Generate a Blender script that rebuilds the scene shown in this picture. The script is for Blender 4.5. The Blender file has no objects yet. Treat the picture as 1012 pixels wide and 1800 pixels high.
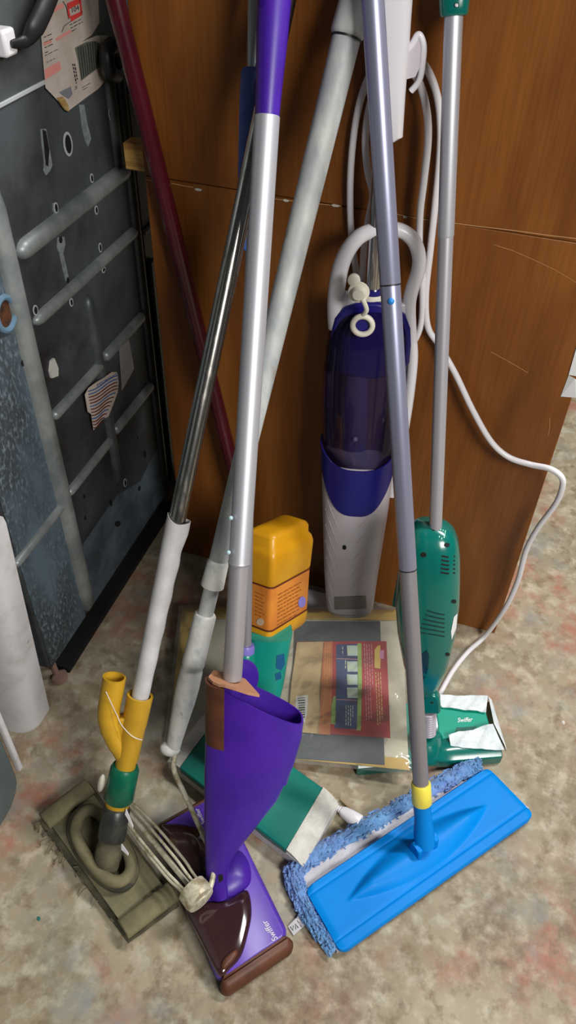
import bpy, math, random
from mathutils import Vector, Matrix
from mathutils.bvhtree import BVHTree
random.seed(7)
V = Vector
scene = bpy.context.scene
col = scene.collection

# ------------------------------------------------------------------ camera
FPX, CX, CY = 1393.0, 506.0, 900.0            # focal length and centre in the 1012 x 1800 frame
_Y = V((1130 - 506, -410 - 900, FPX)).normalized()
_D = V((460 - 506, 2359 - 900, FPX)).normalized()
_D = (_D - _Y * _D.dot(_Y)).normalized()
_Z = -_D
_X = _Y.cross(_Z)
CAM = V((-0.1200, -1.1020, 1.300))
RIGHT = V((_X.x, _Y.x, _Z.x)); DOWN = V((_X.y, _Y.y, _Z.y)); FWD = V((_X.z, _Y.z, _Z.z))
cam_data = bpy.data.cameras.new('camera')
cam_data.sensor_fit = 'VERTICAL'
cam_data.sensor_height = 24.0
cam_data.lens = FPX / 1800.0 * 24.0
cam_data.clip_start = 0.02
cam = bpy.data.objects.new('camera', cam_data)
col.objects.link(cam)
M4 = Matrix((RIGHT, -DOWN, -FWD)).transposed().to_4x4()
M4.translation = CAM
cam.matrix_world = M4
scene.camera = cam

# ------------------------------------------------------------------ light
world = bpy.data.worlds.new('world'); scene.world = world
world.use_nodes = True
bg = world.node_tree.nodes['Background']
bg.inputs[0].default_value = (0.90, 0.95, 1.0, 1)
bg.inputs[1].default_value = 0.03

def area(name, loc, target, sx, sy, power, color):
    d = bpy.data.lights.new(name, 'AREA'); d.shape = 'RECTANGLE'
    d.size, d.size_y, d.energy, d.color = sx, sy, power, color
    o = bpy.data.objects.new(name, d); col.objects.link(o)
    o.location = loc
    o.rotation_euler = (V(target) - V(loc)).to_track_quat('-Z', 'Y').to_euler()
    return o
area('ceiling_tube_light', (0.75, 0.36, 2.6), (0.75, 0.36, 0), 1.0, 0.22, 62, (1.0, 0.98, 0.95))
area('right_front_light', (1.25, -1.80, 2.05), (-0.3, -0.1, 0.5), 0.9, 0.7, 60, (1.0, 0.97, 0.93))  # added area light out of view, lights the board from the right front

scene.view_settings.view_transform = 'Standard'
scene.view_settings.look = 'None'
scene.view_settings.gamma = 1.0
scene.view_settings.use_curve_mapping = False
scene.view_settings.exposure = 0.0

# ------------------------------------------------------------------ pixel -> place helpers
def ray(px, py):
    return RIGHT * ((px - CX) / FPX) + DOWN * ((py - CY) / FPX) + FWD
def fl(px, py, z=0.0):
    d = ray(px, py); return CAM + d * ((z - CAM.z) / d.z)
def yp(px, py, y=0.0):
    d = ray(px, py); return CAM + d * ((y - CAM.y) / d.y)
def xp(px, py, x):
    d = ray(px, py); return CAM + d * ((x - CAM.x) / d.x)
def pl(px, py, P, n):
    d = ray(px, py); return CAM + d * ((P - CAM).dot(n) / d.dot(n))
def proj(P):
    q = P - CAM; z = q.dot(FWD)
    return CX + FPX * q.dot(RIGHT) / z, CY + FPX * q.dot(DOWN) / z, z

class Axis:
    """the long axis of a tool, with the plane through it that faces the camera"""
    def __init__(s, A, B):
        s.A, s.B = V(A), V(B)
        s.w = (s.B - s.A).normalized()
        n = CAM - s.A; s.n = (n - s.w * n.dot(s.w)).normalized()
        s.r = s.w.cross(s.n)
    def at(s, py):
        lo, hi = -0.6, 1.6
        for _ in range(60):
            m = (lo + hi) / 2
            if proj(s.A + (s.B - s.A) * m)[1] > py: lo = m
            else: hi = m
        return s.A + (s.B - s.A) * lo
    def P(s, px, py, off=0.0):
        return pl(px, py, s.A + s.n * off, s.n)
    def to_panel(s, r):
        t = (-r - s.A.y) / (s.B - s.A).y
        return s.A + (s.B - s.A) * t
    def rad(s, py, wpx):
        return wpx / FPX * proj(s.at(py))[2] / 2

# ------------------------------------------------------------------ materials
def lin(c):
    c /= 255.0
    return c / 12.92 if c <= 0.04045 else ((c + 0.055) / 1.055) ** 2.4
def rgb(r, g, b): return (lin(r), lin(g), lin(b), 1.0)
MATS = {}
def mat(name, c, rough=0.5, metal=0.0, c2=None, scale=20.0, stretch=(1, 1, 1), thr=(0.4, 0.62), bump=0.0, bscale=None,
        coat=0.0, c3=None, scale3=6.0, thr3=(0.55, 0.7), spec=0.5, detail=5.0, sheen=0.0, rough2=None):
    if name in MATS: return MATS[name]
    m = bpy.data.materials.new(name); m.use_nodes = True
    nt = m.node_tree; b = nt.nodes['Principled BSDF']; L = nt.links.new
    b.inputs['Base Color'].default_value = c
    b.inputs['Roughness'].default_value = rough
    b.inputs['Metallic'].default_value = metal
    b.inputs['Coat Weight'].default_value = coat
    b.inputs['Coat Roughness'].default_value = 0.12
    b.inputs['Specular IOR Level'].default_value = spec
    b.inputs['Sheen Weight'].default_value = sheen
    if c2 or bump or c3:
        tc = nt.nodes.new('ShaderNodeTexCoord'); mp = nt.nodes.new('ShaderNodeMapping')
        mp.inputs['Scale'].default_value = stretch
        L(tc.outputs['Object'], mp.inputs['Vector'])
    cur = None
    def layer(cur, base, colr, sc, th, w):
        n = nt.nodes.new('ShaderNodeTexNoise'); n.noise_dimensions = '4D'; n.inputs['W'].default_value = w
        n.inputs['Scale'].default_value = sc; n.inputs['Detail'].default_value = detail
        n.inputs['Roughness'].default_value = 0.6
        L(mp.outputs['Vector'], n.inputs['Vector'])
        r = nt.nodes.new('ShaderNodeMapRange'); r.inputs['From Min'].default_value = th[0]; r.inputs['From Max'].default_value = th[1]
        L(n.outputs['Fac'], r.inputs['Value'])
        x = nt.nodes.new('ShaderNodeMix'); x.data_type = 'RGBA'
        L(r.outputs['Result'], x.inputs['Factor'])
        if cur: L(cur, x.inputs['A'])
        else: x.inputs['A'].default_value = base
        x.inputs['B'].default_value = colr
        return x.outputs['Result'], r.outputs['Result']
    if c2:
        cur, fac = layer(None, c, c2, scale, thr, 1.3)
        if rough2 is not None:
            rr = nt.nodes.new('ShaderNodeMapRange'); rr.inputs['To Min'].default_value = rough; rr.inputs['To Max'].default_value = rough2
            L(fac, rr.inputs['Value']); L(rr.outputs['Result'], b.inputs['Roughness'])
    if c3:
        cur, _ = layer(cur, c, c3, scale3, thr3, 7.7)
    if cur: L(cur, b.inputs['Base Color'])
    if bump:
        n = nt.nodes.new('ShaderNodeTexNoise'); n.inputs['Scale'].default_value = bscale or scale; n.inputs['Detail'].default_value = 4
        L(mp.outputs['Vector'], n.inputs['Vector'])
        bp = nt.nodes.new('ShaderNodeBump'); bp.inputs['Strength'].default_value = bump; bp.inputs['Distance'].default_value = 0.004
        L(n.outputs['Fac'], bp.inputs['Height']); L(bp.outputs['Normal'], b.inputs['Normal'])
    MATS[name] = m
    return m

def film(name, tint, gloss_rough=0.06, fres=1.35, haze=0.0, hazec=(0.8, 0.8, 0.8, 1), bump=0.0, bscale=30):
    """thin clear plastic: tinted see-through plus a fresnel gloss and a little milky haze"""
    m = bpy.data.materials.new(name); m.use_nodes = True
    nt = m.node_tree; nt.nodes.clear(); L = nt.links.new
    out = nt.nodes.new('ShaderNodeOutputMaterial')
    t = nt.nodes.new('ShaderNodeBsdfTransparent'); t.inputs[0].default_value = tint
    d = nt.nodes.new('ShaderNodeBsdfDiffuse'); d.inputs[0].default_value = hazec
    mh = nt.nodes.new('ShaderNodeMixShader'); mh.inputs[0].default_value = haze
    L(t.outputs[0], mh.inputs[1]); L(d.outputs[0], mh.inputs[2])
    g = nt.nodes.new('ShaderNodeBsdfGlossy'); g.inputs['Roughness'].default_value = gloss_rough
    fr = nt.nodes.new('ShaderNodeFresnel'); fr.inputs['IOR'].default_value = fres
    mx = nt.nodes.new('ShaderNodeMixShader')
    L(fr.outputs[0], mx.inputs[0]); L(mh.outputs[0], mx.inputs[1]); L(g.outputs[0], mx.inputs[2])
    L(mx.outputs[0], out.inputs[0])
    if bump:
        tc = nt.nodes.new('ShaderNodeTexCoord'); n = nt.nodes.new('ShaderNodeTexNoise'); n.inputs['Scale'].default_value = bscale
        L(tc.outputs['Object'], n.inputs['Vector'])
        bp = nt.nodes.new('ShaderNodeBump'); bp.inputs['Strength'].default_value = bump; bp.inputs['Distance'].default_value = 0.01
        L(n.outputs['Fac'], bp.inputs['Height'])
        L(bp.outputs['Normal'], g.inputs['Normal']); L(bp.outputs['Normal'], fr.inputs['Normal'])
    MATS[name] = m
    return m

# ------------------------------------------------------------------ mesh helpers
def cr(pts, n=8, closed=False):
    """Catmull-Rom through the points (Vectors or tuples of numbers)"""
    pts = [V(p) for p in pts]; out = []; N = len(pts)
    segs = N if closed else N - 1
    for i in range(segs):
        g = lambda k: pts[k % N] if closed else pts[min(max(k, 0), N - 1)]
        p0, p1, p2, p3 = g(i - 1), g(i), g(i + 1), g(i + 2)
        for j in range(n):
            t = j / n
            out.append(0.5 * ((2 * p1) + (p2 - p0) * t + (2 * p0 - 5 * p1 + 4 * p2 - p3) * t * t + (3 * p1 - p0 - 3 * p2 + p3) * t ** 3))
    if not closed: out.append(pts[-1])
    return out

class MB:
    def __init__(s): s.v = []; s.f = []; s.m = []
    def add(s, vs, fs, mi=0):
        k = len(s.v); s.v += [V(p) for p in vs]; s.f += [tuple(i + k for i in f) for f in fs]; s.m += [mi] * len(fs)
        return s
    def loft(s, rings, cap0=True, cap1=True, closed=True, mi=0):
        n = len(rings[0]); vs = [p for r in rings for p in r]; fs = []
        for i in range(len(rings) - 1):
            for j in range(n if closed else n - 1):
                a, b = i * n + j, i * n + (j + 1) % n
                fs.append((a, b, b + n, a + n))
        if cap0: fs.append(tuple(range(n))[::-1])
        if cap1: fs.append(tuple(range((len(rings) - 1) * n, len(rings) * n)))
        return s.add(vs, fs, mi)
    def tube(s, path, r, seg=14, cap=True, closed=False, mi=0, squash=None, up=None):
        path = [V(p) for p in path]; N = len(path)
        rs = list(r) if isinstance(r, (list, tuple)) else [r] * N
        tans = []
        for i in range(N):
            a = path[i - 1] if (i > 0 or closed) else path[i]
            b = path[(i + 1) % N] if (i < N - 1 or closed) else path[i]
            tans.append((b - a).normalized())
        u = up or (V((0, 0, 1)) if abs(tans[0].z) < 0.8 else V((1, 0, 0)))
        u = (u - tans[0] * u.dot(tans[0])).normalized()
        rings = []
        for i in range(N):
            u = (u - tans[i] * u.dot(tans[i])).normalized(); w = tans[i].cross(u)
            sq = squash or 1.0
            rings.append([path[i] + (u * math.cos(2 * math.pi * k / seg) + w * math.sin(2 * math.pi * k / seg) * sq) * rs[i] for k in range(seg)])
        if closed:
            rings.append(rings[0]); cap = False
        return s.loft(rings, cap, cap, True, mi)
    def prism(s, outline, off, mi=0):
        o = [V(p) for p in outline]; n = len(o); off = V(off)
        fs = [tuple(range(n))[::-1], tuple(range(n, 2 * n))] + [(i, (i + 1) % n, (i + 1) % n + n, i + n) for i in range(n)]
        return s.add(o + [p + off for p in o], fs, mi)
    def box(s, lo, hi, mi=0):
        x0, y0, z0 = lo; x1, y1, z1 = hi
        return s.prism([(x0, y0, z0), (x1, y0, z0), (x1, y1, z0), (x0, y1, z0)], (0, 0, z1 - z0), mi)
    def grid(s, fn, nu, nv, mi=0):
        vs = [fn(i / nu, j / nv) for j in range(nv + 1) for i in range(nu + 1)]
        fs = [(j * (nu + 1) + i, j * (nu + 1) + i + 1, (j + 1) * (nu + 1) + i + 1, (j + 1) * (nu + 1) + i) for j in range(nv) for i in range(nu)]
        return s.add(vs, fs, mi)
    def slab(s, fn, nu, nv, th, mi=0):
        """grid with a thickness (th is an offset vector from top to bottom)"""
        th = V(th); top = [fn(i / nu, j / nv) for j in range(nv + 1) for i in range(nu + 1)]
        k = len(top); W = nu + 1
        fs = []
        for j in range(nv):
            for i in range(nu):
                a = j * W + i; q = (a, a + 1, a + 1 + W, a + W)
                fs.append(q); fs.append(tuple(x + k for x in q[::-1]))
        rim = [i for i in range(W)] + [j * W + nu for j in range(1, nv + 1)] + [nv * W + i for i in range(nu - 1, -1, -1)] + [j * W for j in range(nv - 1, 0, -1)]
        for a, b in zip(rim, rim[1:] + rim[:1]): fs.append((b, a, a + k, b + k))
        return s.add(top + [p + th for p in top], fs, mi)
    def ball(s, c, r, axes=None, nu=14, nv=8, mi=0):
        ax = axes or (V((1, 0, 0)), V((0, 1, 0)), V((0, 0, 1))); c = V(c)
        rr = r if isinstance(r, (tuple, list)) else (r, r, r)
        rings = []
        for j in range(nv + 1):
            t = -math.pi / 2 + math.pi * j / nv; q = max(math.cos(t), 1e-3)
            rings.append([c + ax[0] * (rr[0] * q * math.cos(2 * math.pi * i / nu)) + ax[1] * (rr[1] * q * math.sin(2 * math.pi * i / nu)) + ax[2] * (rr[2] * math.sin(t)) for i in range(nu)])
        return s.loft(rings)
    def build(s, name, m, parent=None, bevel=0.0, sharp=40, smooth=True, segs=2, subdiv=0):
        if not s.v:
            print('EMPTY PART', name); s.v = [V((0, 0, -0.5)), V((0, 0.001, -0.5)), V((0.001, 0, -0.5))]; s.f = [(0, 1, 2)]; s.m = [0]
        lo = V((min(p.x for p in s.v), min(p.y for p in s.v), min(p.z for p in s.v)))
        hi = V((max(p.x for p in s.v), max(p.y for p in s.v), max(p.z for p in s.v)))
        c = V(((lo.x + hi.x) / 2, (lo.y + hi.y) / 2, lo.z))
        me = bpy.data.meshes.new(name)
        me.from_pydata([p - c for p in s.v], [], s.f)
        for x in (m if isinstance(m, (list, tuple)) else [m]): me.materials.append(x)
        for p, i in zip(me.polygons, s.m): p.material_index = i
        import bmesh
        bm = bmesh.new(); bm.from_mesh(me); bmesh.ops.recalc_face_normals(bm, faces=bm.faces); bm.to_mesh(me); bm.free()
        if smooth:
            me.shade_smooth(); me.set_sharp_from_angle(angle=math.radians(sharp))
        o = bpy.data.objects.new(name, me); col.objects.link(o)
        place(o, c, parent)
        if bevel:
            b = o.modifiers.new('bevel', 'BEVEL'); b.width = bevel; b.segments = segs; b.limit_method = 'ANGLE'; b.angle_limit = math.radians(35)
        if subdiv:
            b = o.modifiers.new('subdiv', 'SUBSURF'); b.levels = b.render_levels = subdiv
        return o
    def bvh(s):
        return BVHTree.FromPolygons([tuple(p) for p in s.v], s.f)

WPOS = {}
def place(o, w, parent=None):
    WPOS[o.name] = V(w)
    if parent is not None:
        o.parent = parent; o.location = V(w) - WPOS[parent.name]
    else:
        o.location = w
def thing(name, loc, label, cat, group=None):
    o = bpy.data.objects.new(name, None); col.objects.link(o); o.empty_display_size = 0.05
    place(o, V(loc)); o['label'] = label; o['category'] = cat
    if group: o['group'] = group
    return o
def tag(o, label, cat=None, group=None, kind=None):
    o['label'] = label
    if cat: o['category'] = cat
    if group: o['group'] = group
    if kind: o['kind'] = kind
    return o
def ring(c, u, v, a, b, n=28, p=2.0):
    out = []
    for k in range(n):
        t = 2 * math.pi * k / n; x, y = math.cos(t), math.sin(t)
        out.append(c + u * (a * math.copysign(abs(x) ** (2 / p), x)) + v * (b * math.copysign(abs(y) ** (2 / p), y)))
    return out
def hit(bvh, px, py):
    d = ray(px, py).normalized()
    h = bvh.ray_cast(CAM, d)
    return (h[0], h[1] if h[1].dot(d) < 0 else -h[1]) if h[0] is not None else (None, None)
def decal(bvh, outline, off=0.0007, mb=None, mi=0):
    """flat print / slot on a surface: polygon given in pixels and dropped onto the surface"""
    mb = mb or MB(); vs = []
    n = len(outline); c = (sum(p[0] for p in outline) / n, sum(p[1] for p in outline) / n)
    for p in [c] + list(outline):
        q, nn = hit(bvh, *p)
        if q is None: return mb
        vs.append(q + nn * off)
    return mb.add(vs, [(0, i + 1, (i + 1) % n + 1) for i in range(n)], mi)
def oval(cx, cy, a, b, n=14, rot=0.0):
    return [(cx + a * math.cos(t) * math.cos(rot) - b * math.sin(t) * math.sin(rot), cy + a * math.cos(t) * math.sin(rot) + b * math.sin(t) * math.cos(rot)) for t in [2 * math.pi * k / n for k in range(n)]]
def stroke(bvh, pts, w, off=0.0007, mb=None, mi=0):
    mb = mb or MB(); L, R = [], []
    for i, p in enumerate(pts):
        a = pts[max(i - 1, 0)]; b = pts[min(i + 1, len(pts) - 1)]
        dx, dy = b[0] - a[0], b[1] - a[1]; l = math.hypot(dx, dy) or 1
        nx, ny = -dy / l * w / 2, dx / l * w / 2
        q1, n1 = hit(bvh, p[0] + nx, p[1] + ny); q2, n2 = hit(bvh, p[0] - nx, p[1] - ny)
        if q1 is None or q2 is None: continue
        L.append(q1 + n1 * off); R.append(q2 + n2 * off)
    k = len(L)
    if k < 2: return mb
    return mb.add(L + R, [(i, i + 1, i + 1 + k, i + k) for i in range(k - 1)], mi)
_txt = {}
def text_mesh(body, offset=0.0):
    key = (body, offset)
    if key not in _txt:
        cu = bpy.data.curves.new('lettering', 'FONT'); cu.body = body; cu.align_x = 'CENTER'; cu.align_y = 'CENTER'; cu.offset = offset; cu.resolution_u = 4
        o = bpy.data.objects.new('lettering', cu); col.objects.link(o)
        me = bpy.data.meshes.new_from_object(o.evaluated_get(bpy.context.evaluated_depsgraph_get()))
        _txt[key] = ([tuple(v.co) for v in me.vertices], [tuple(p.vertices) for p in me.polygons])
        bpy.data.objects.remove(o); bpy.data.curves.remove(cu); bpy.data.meshes.remove(me)
    return _txt[key]
for _b, _o in (('Swiffer', 0.03), ('Swiffer', -0.012), ('Swiffer', 0.012), ('104', 0.0), ('IMPORTANT', 0.0), ('5', 0.0)): text_mesh(_b, _o)
def text_decal(bvh, body, o, ux, uy, offset=0.0, off=0.0009, mb=None, mi=0):
    mb = mb or MB(); vs, fs = text_mesh(body, offset); out = []
    for x, y, _ in vs:
        q, nn = hit(bvh, o[0] + ux[0] * x + uy[0] * y, o[1] + ux[1] * x + uy[1] * y)
        if q is None: return mb
        out.append(q + nn * off)
    return mb.add(out, fs, mi)
def print_lines(bvh, p0, along, across, n, length, w, mb=None, off=0.0009, fill=0.9, word=(4, 11)):
    """illegible small print: rows of word-like dashes"""
    mb = mb or MB()
    for i in range(n):
        o = (p0[0] + across[0] * i, p0[1] + across[1] * i); t = 0.0
        end = length * (1 if i < n - 1 else random.uniform(0.4, 0.9)) * random.uniform(0.88, 1)
        while t < end:
            l = min(random.uniform(*word), end - t)
            a = (o[0] + along[0] * t, o[1] + along[1] * t); b = (o[0] + along[0] * (t + l), o[1] + along[1] * (t + l))
            stroke(bvh, [a, b], w, off, mb); t += l + 1.6 / fill
    return mb

# ------------------------------------------------------------------ palette
m_panel = None
def wood_material():
    m = bpy.data.materials.new('cherry_veneer'); m.use_nodes = True
    nt = m.node_tree; b = nt.nodes['Principled BSDF']; L = nt.links.new
    tc = nt.nodes.new('ShaderNodeTexCoord')
    def noise(scale, stretch, detail=6, w=0.0, dist=0.0):
        mp = nt.nodes.new('ShaderNodeMapping'); mp.inputs['Scale'].default_value = stretch; L(tc.outputs['Object'], mp.inputs['Vector'])
        n = nt.nodes.new('ShaderNodeTexNoise'); n.noise_dimensions = '4D'; n.inputs['W'].default_value = w
        n.inputs['Scale'].default_value = scale; n.inputs['Detail'].default_value = detail; n.inputs['Distortion'].default_value = dist
        L(mp.outputs['Vector'], n.inputs['Vector']); return n.outputs['Fac']
    def ramp(fac, stops):
        r = nt.nodes.new('ShaderNodeValToRGB'); e = r.color_ramp.elements
        while len(e) < len(stops): e.new(0.5)
        for k, (p, c) in zip(e, stops): k.position = p; k.color = c
        L(fac, r.inputs[0]); return r.outputs[0]
    base = ramp(noise(5, (3.0, 1, 0.55), 5, 0.3, 0.6), [(0.3, rgb(104, 58, 20)), (0.5, rgb(126, 74, 28)), (0.72, rgb(144, 90, 38))])
    grain = ramp(noise(90, (3.0, 1, 0.09), 4, 4.0, 0.2), [(0.34, (0.78, 0.78, 0.78, 1)), (0.5, (0.95, 0.95, 0.95, 1)), (0.65, (1.05, 1.03, 1.0, 1))])
    x = nt.nodes.new('ShaderNodeMix'); x.data_type = 'RGBA'; x.blend_type = 'MULTIPLY'; x.inputs['Factor'].default_value = 0.75
    L(base, x.inputs['A']); L(grain, x.inputs['B'])
    L(x.outputs['Result'], b.inputs['Base Color'])
    b.inputs['Roughness'].default_value = 0.42; b.inputs['Specular IOR Level'].default_value = 0.35
    bp = nt.nodes.new('ShaderNodeBump'); bp.inputs['Strength'].default_value = 0.08; bp.inputs['Distance'].default_value = 0.001
    L(noise(90, (3.0, 1, 0.09), 4, 4.0, 0.2), bp.inputs['Height']); L(bp.outputs['Normal'], b.inputs['Normal'])
    return m
def floor_material():
    m = bpy.data.materials.new('stained_concrete'); m.use_nodes = True
    nt = m.node_tree; b = nt.nodes['Principled BSDF']; L = nt.links.new
    tc = nt.nodes.new('ShaderNodeTexCoord')
    def noise(scale, w, detail=6, rough=0.62, dist=0.0):
        n = nt.nodes.new('ShaderNodeTexNoise'); n.noise_dimensions = '4D'; n.inputs['W'].default_value = w
        n.inputs['Scale'].default_value = scale; n.inputs['Detail'].default_value = detail; n.inputs['Roughness'].default_value = rough; n.inputs['Distortion'].default_value = dist
        L(tc.outputs['Object'], n.inputs['Vector']); return n.outputs['Fac']
    def rng(f, a, c_, to=1.0):
        r = nt.nodes.new('ShaderNodeMapRange'); r.inputs['From Min'].default_value = a; r.inputs['From Max'].default_value = c_; r.inputs['To Max'].default_value = to
        L(f, r.inputs['Value']); return r.outputs['Result']
    def mix(A, B, f):
        x = nt.nodes.new('ShaderNodeMix'); x.data_type = 'RGBA'; L(f, x.inputs['Factor'])
        if isinstance(A, tuple): x.inputs['A'].default_value = A
        else: L(A, x.inputs['A'])
        x.inputs['B'].default_value = B; return x.outputs['Result']
    def mul(a, c_):
        x = nt.nodes.new('ShaderNodeMath'); x.operation = 'MULTIPLY'; L(a, x.inputs[0]); L(c_, x.inputs[1]); return x.outputs[0]
    c = mix(rgb(163, 152, 129), rgb(142, 131, 108), rng(noise(5, 0.2), 0.38, 0.62))
    c = mix(c, rgb(184, 176, 156), rng(noise(30, 3.1, 6), 0.48, 0.64, 0.9))
    c = mix(c, rgb(118, 104, 80), rng(noise(38, 8.1, 6), 0.50, 0.66, 0.85))
    c = mix(c, rgb(160, 104, 86), mul(rng(noise(4.2, 5.5, 3), 0.50, 0.62), rng(noise(24, 6.1, 6), 0.42, 0.62, 0.85)))
    c = mix(c, rgb(134, 138, 136), mul(rng(noise(5.5, 15.5, 3), 0.52, 0.64), rng(noise(20, 16.1, 6), 0.42, 0.62, 0.8)))
    c = mix(c, rgb(70, 58, 44), rng(noise(150, 9.0, 3), 0.68, 0.75, 0.8))
    c = mix(c, rgb(96, 74, 58), mul(rng(noise(3.0, 21.5, 3), 0.55, 0.70), rng(noise(40, 19.0, 5), 0.42, 0.62, 0.7)))
    L(c, b.inputs['Base Color'])
    b.inputs['Roughness'].default_value = 0.55; b.inputs['Specular IOR Level'].default_value = 0.3
    bp = nt.nodes.new('ShaderNodeBump'); bp.inputs['Strength'].default_value = 0.25; bp.inputs['Distance'].default_value = 0.002
    L(noise(60, 2.0, 5), bp.inputs['Height']); L(bp.outputs['Normal'], b.inputs['Normal'])
    return m
m_wood = wood_material()
m_rawwood = mat('raw_wood', rgb(190, 150, 80), 0.7, c2=rgb(150, 108, 52), scale=30, stretch=(0.2, 1, 4))
m_steel_dark = mat('galvanised_back', rgb(66, 68, 72), 0.5, 0.35, c2=rgb(88, 94, 98), scale=9, c3=rgb(46, 44, 48), scale3=4, bump=0.1, bscale=25, thr3=(0.45, 0.65))
m_steel_low = mat('blotched_zinc', rgb(66, 74, 80), 0.5, 0.25, c2=rgb(128, 142, 152), scale=110, stretch=(1, 1.5, 0.7), thr=(0.50, 0.66), c3=rgb(100, 120, 134), scale3=5, thr3=(0.42, 0.62), detail=5)
m_rib = mat('rib_steel', rgb(150, 156, 156), 0.42, 0.35, c2=rgb(112, 120, 120), scale=14, bump=0.05)
m_rim = mat('scraped_rim', rgb(170, 176, 178), 0.6)
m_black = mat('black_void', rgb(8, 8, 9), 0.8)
m_blackrub = mat('black_rubber', rgb(26, 28, 30), 0.45)
m_enamel = mat('white_enamel', rgb(206, 204, 206), 0.4, c2=rgb(188, 184, 182), scale=25, thr=(0.5, 0.7), c3=rgb(120, 112, 104), scale3=40, thr3=(0.68, 0.76))
m_greybox = mat('grey_green_enamel', rgb(96, 108, 108), 0.5, c2=rgb(80, 92, 94), scale=8)
m_paper = mat('label_paper', rgb(196, 184, 176), 0.75, c2=rgb(176, 162, 150), scale=15)
m_paper_white = mat('white_paper', rgb(238, 240, 240), 0.7)
m_tape = mat('old_tape', rgb(178, 150, 96), 0.6, c2=rgb(140, 110, 60), scale=60)
m_inkred = mat('print_red', rgb(206, 60, 56), 0.6)
m_inkpink = mat('print_pink', rgb(214, 140, 132), 0.7)
m_inkblk = mat('print_black', rgb(40, 36, 44), 0.6)
m_inkblue = mat('print_blue', rgb(48, 92, 150), 0.6)
m_barcode = mat('barcode_block', rgb(70, 74, 68), 0.6, c2=rgb(110, 116, 100), scale=60, stretch=(1, 6, 0.2))
m_maroon = mat('maroon_enamel', rgb(78, 12, 28), 0.25, coat=0.3, c2=rgb(64, 8, 22), scale=12)
m_chrome_clean = mat('bright_chrome', rgb(200, 200, 204), 0.16, 1.0)
m_chrome = mat('worn_chrome', rgb(182, 180, 174), 0.20, 1.0, c2=rgb(130, 122, 112), scale=50, stretch=(1, 1, 0.25), thr=(0.5, 0.68), rough2=0.38)
m_sleeve = mat('white_sleeve', rgb(205, 205, 208), 0.6, c2=rgb(188, 186, 186), scale=22, bump=0.15)
m_yellow = mat('yellow_plastic', rgb(196, 152, 38), 0.38, c2=rgb(170, 130, 30), scale=30, thr=(0.5, 0.72))
m_green_tape = mat('green_tape', rgb(12, 104, 76), 0.3, c2=rgb(8, 82, 62), scale=25, bump=0.2)
m_dirt = mat('dusty_grey_plate', rgb(118, 112, 84), 0.9, c2=rgb(94, 90, 68), scale=22, c3=rgb(176, 156, 90), scale3=9, thr3=(0.66, 0.72), bump=0.4, bscale=60)
m_dirtdark = mat('grimy_rubber', rgb(52, 50, 40), 0.8, c2=rgb(100, 94, 70), scale=18, bump=0.3, bscale=50)
m_dirtring = mat('dusty_bumper', rgb(124, 116, 86), 0.85, c2=rgb(96, 90, 66), scale=18, bump=0.3, bscale=60)
m_purple = mat('purple_plastic', rgb(70, 30, 156), 0.38, c2=rgb(62, 26, 142), scale=14)
m_purple_dark = mat('purple_inner', rgb(60, 22, 150), 0.42)
m_purple_base = mat('purple_base', rgb(94, 58, 176), 0.36, c2=rgb(80, 46, 160), scale=14)
m_brown = mat('brown_rubber', rgb(98, 56, 36), 0.55, c2=rgb(78, 42, 26), scale=30)
m_tan = mat('tan_plastic', rgb(182, 132, 100), 0.55)
m_cover = mat('smoked_brown_cover', rgb(62, 38, 38), 0.10, coat=0.6, c2=rgb(48, 26, 30), scale=8)
m_alu = mat('brushed_silver', rgb(196, 197, 204), 0.46, 0.6)
m_alu_blue = mat('lavender_grey_paint', rgb(150, 152, 176), 0.36, 0.55)
m_alu_low = mat('grey_painted_tube', rgb(140, 136, 140), 0.42, 0.35)
m_galv = mat('paint_spattered_pole', rgb(160, 166, 168), 0.6, 0.1, c2=rgb(200, 202, 198), scale=26, stretch=(1, 1, 0.4), thr=(0.40, 0.64), c3=rgb(150, 136, 116), scale3=22, thr3=(0.62, 0.72), bump=0.25)
m_galv_low = mat('paint_crusted_handle', rgb(210, 210, 204), 0.65, c2=rgb(166, 172, 172), scale=36, stretch=(1, 1, 0.5), thr=(0.46, 0.64), c3=rgb(84, 96, 118), scale3=22, thr3=(0.60, 0.66), bump=0.3)
m_wire = mat('paint_caked_wire', rgb(204, 198, 176), 0.45, 0.2, c2=rgb(140, 126, 88), scale=60, thr=(0.48, 0.66), bump=0.3)
m_teal = mat('teal_plastic', rgb(10, 122, 108), 0.35, c2=rgb(8, 106, 96), scale=12)
m_teal_clear = mat('teal_translucent', rgb(16, 142, 124), 0.3)
m_vac = mat('vac_green', rgb(6, 104, 94), 0.22, coat=0.35)
m_vac_head = mat('vac_head_green', rgb(24, 156, 132), 0.35)
m_orange = mat('amber_bottle', rgb(214, 156, 22), 0.35, c2=rgb(196, 136, 14), scale=9)
m_orange_label = mat('orange_label', rgb(214, 134, 50), 0.4, c2=rgb(196, 112, 40), scale=18)
m_maroonink = mat('maroon_ink', rgb(92, 34, 16), 0.6)
m_lav = mat('lavender_plastic', rgb(136, 124, 208), 0.35)
m_foam = mat('blue_foam', rgb(92, 112, 186), 0.9, c2=rgb(104, 126, 198), scale=60, bump=0.3, bscale=200)
m_bluehook = mat('blue_clip', rgb(60, 110, 200), 0.4)
m_white = mat('white_plastic', rgb(226, 224, 230), 0.3)
m_greywhite = mat('greyish_white_plastic', rgb(204, 198, 204), 0.35, c2=rgb(194, 186, 192), scale=8)
m_cap = mat('cream_rubber', rgb(226, 222, 206), 0.45)
m_navy = mat('navy_plastic', rgb(28, 24, 112), 0.3)
m_navy_print = mat('navy_print', rgb(22, 34, 84), 0.5)
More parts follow.
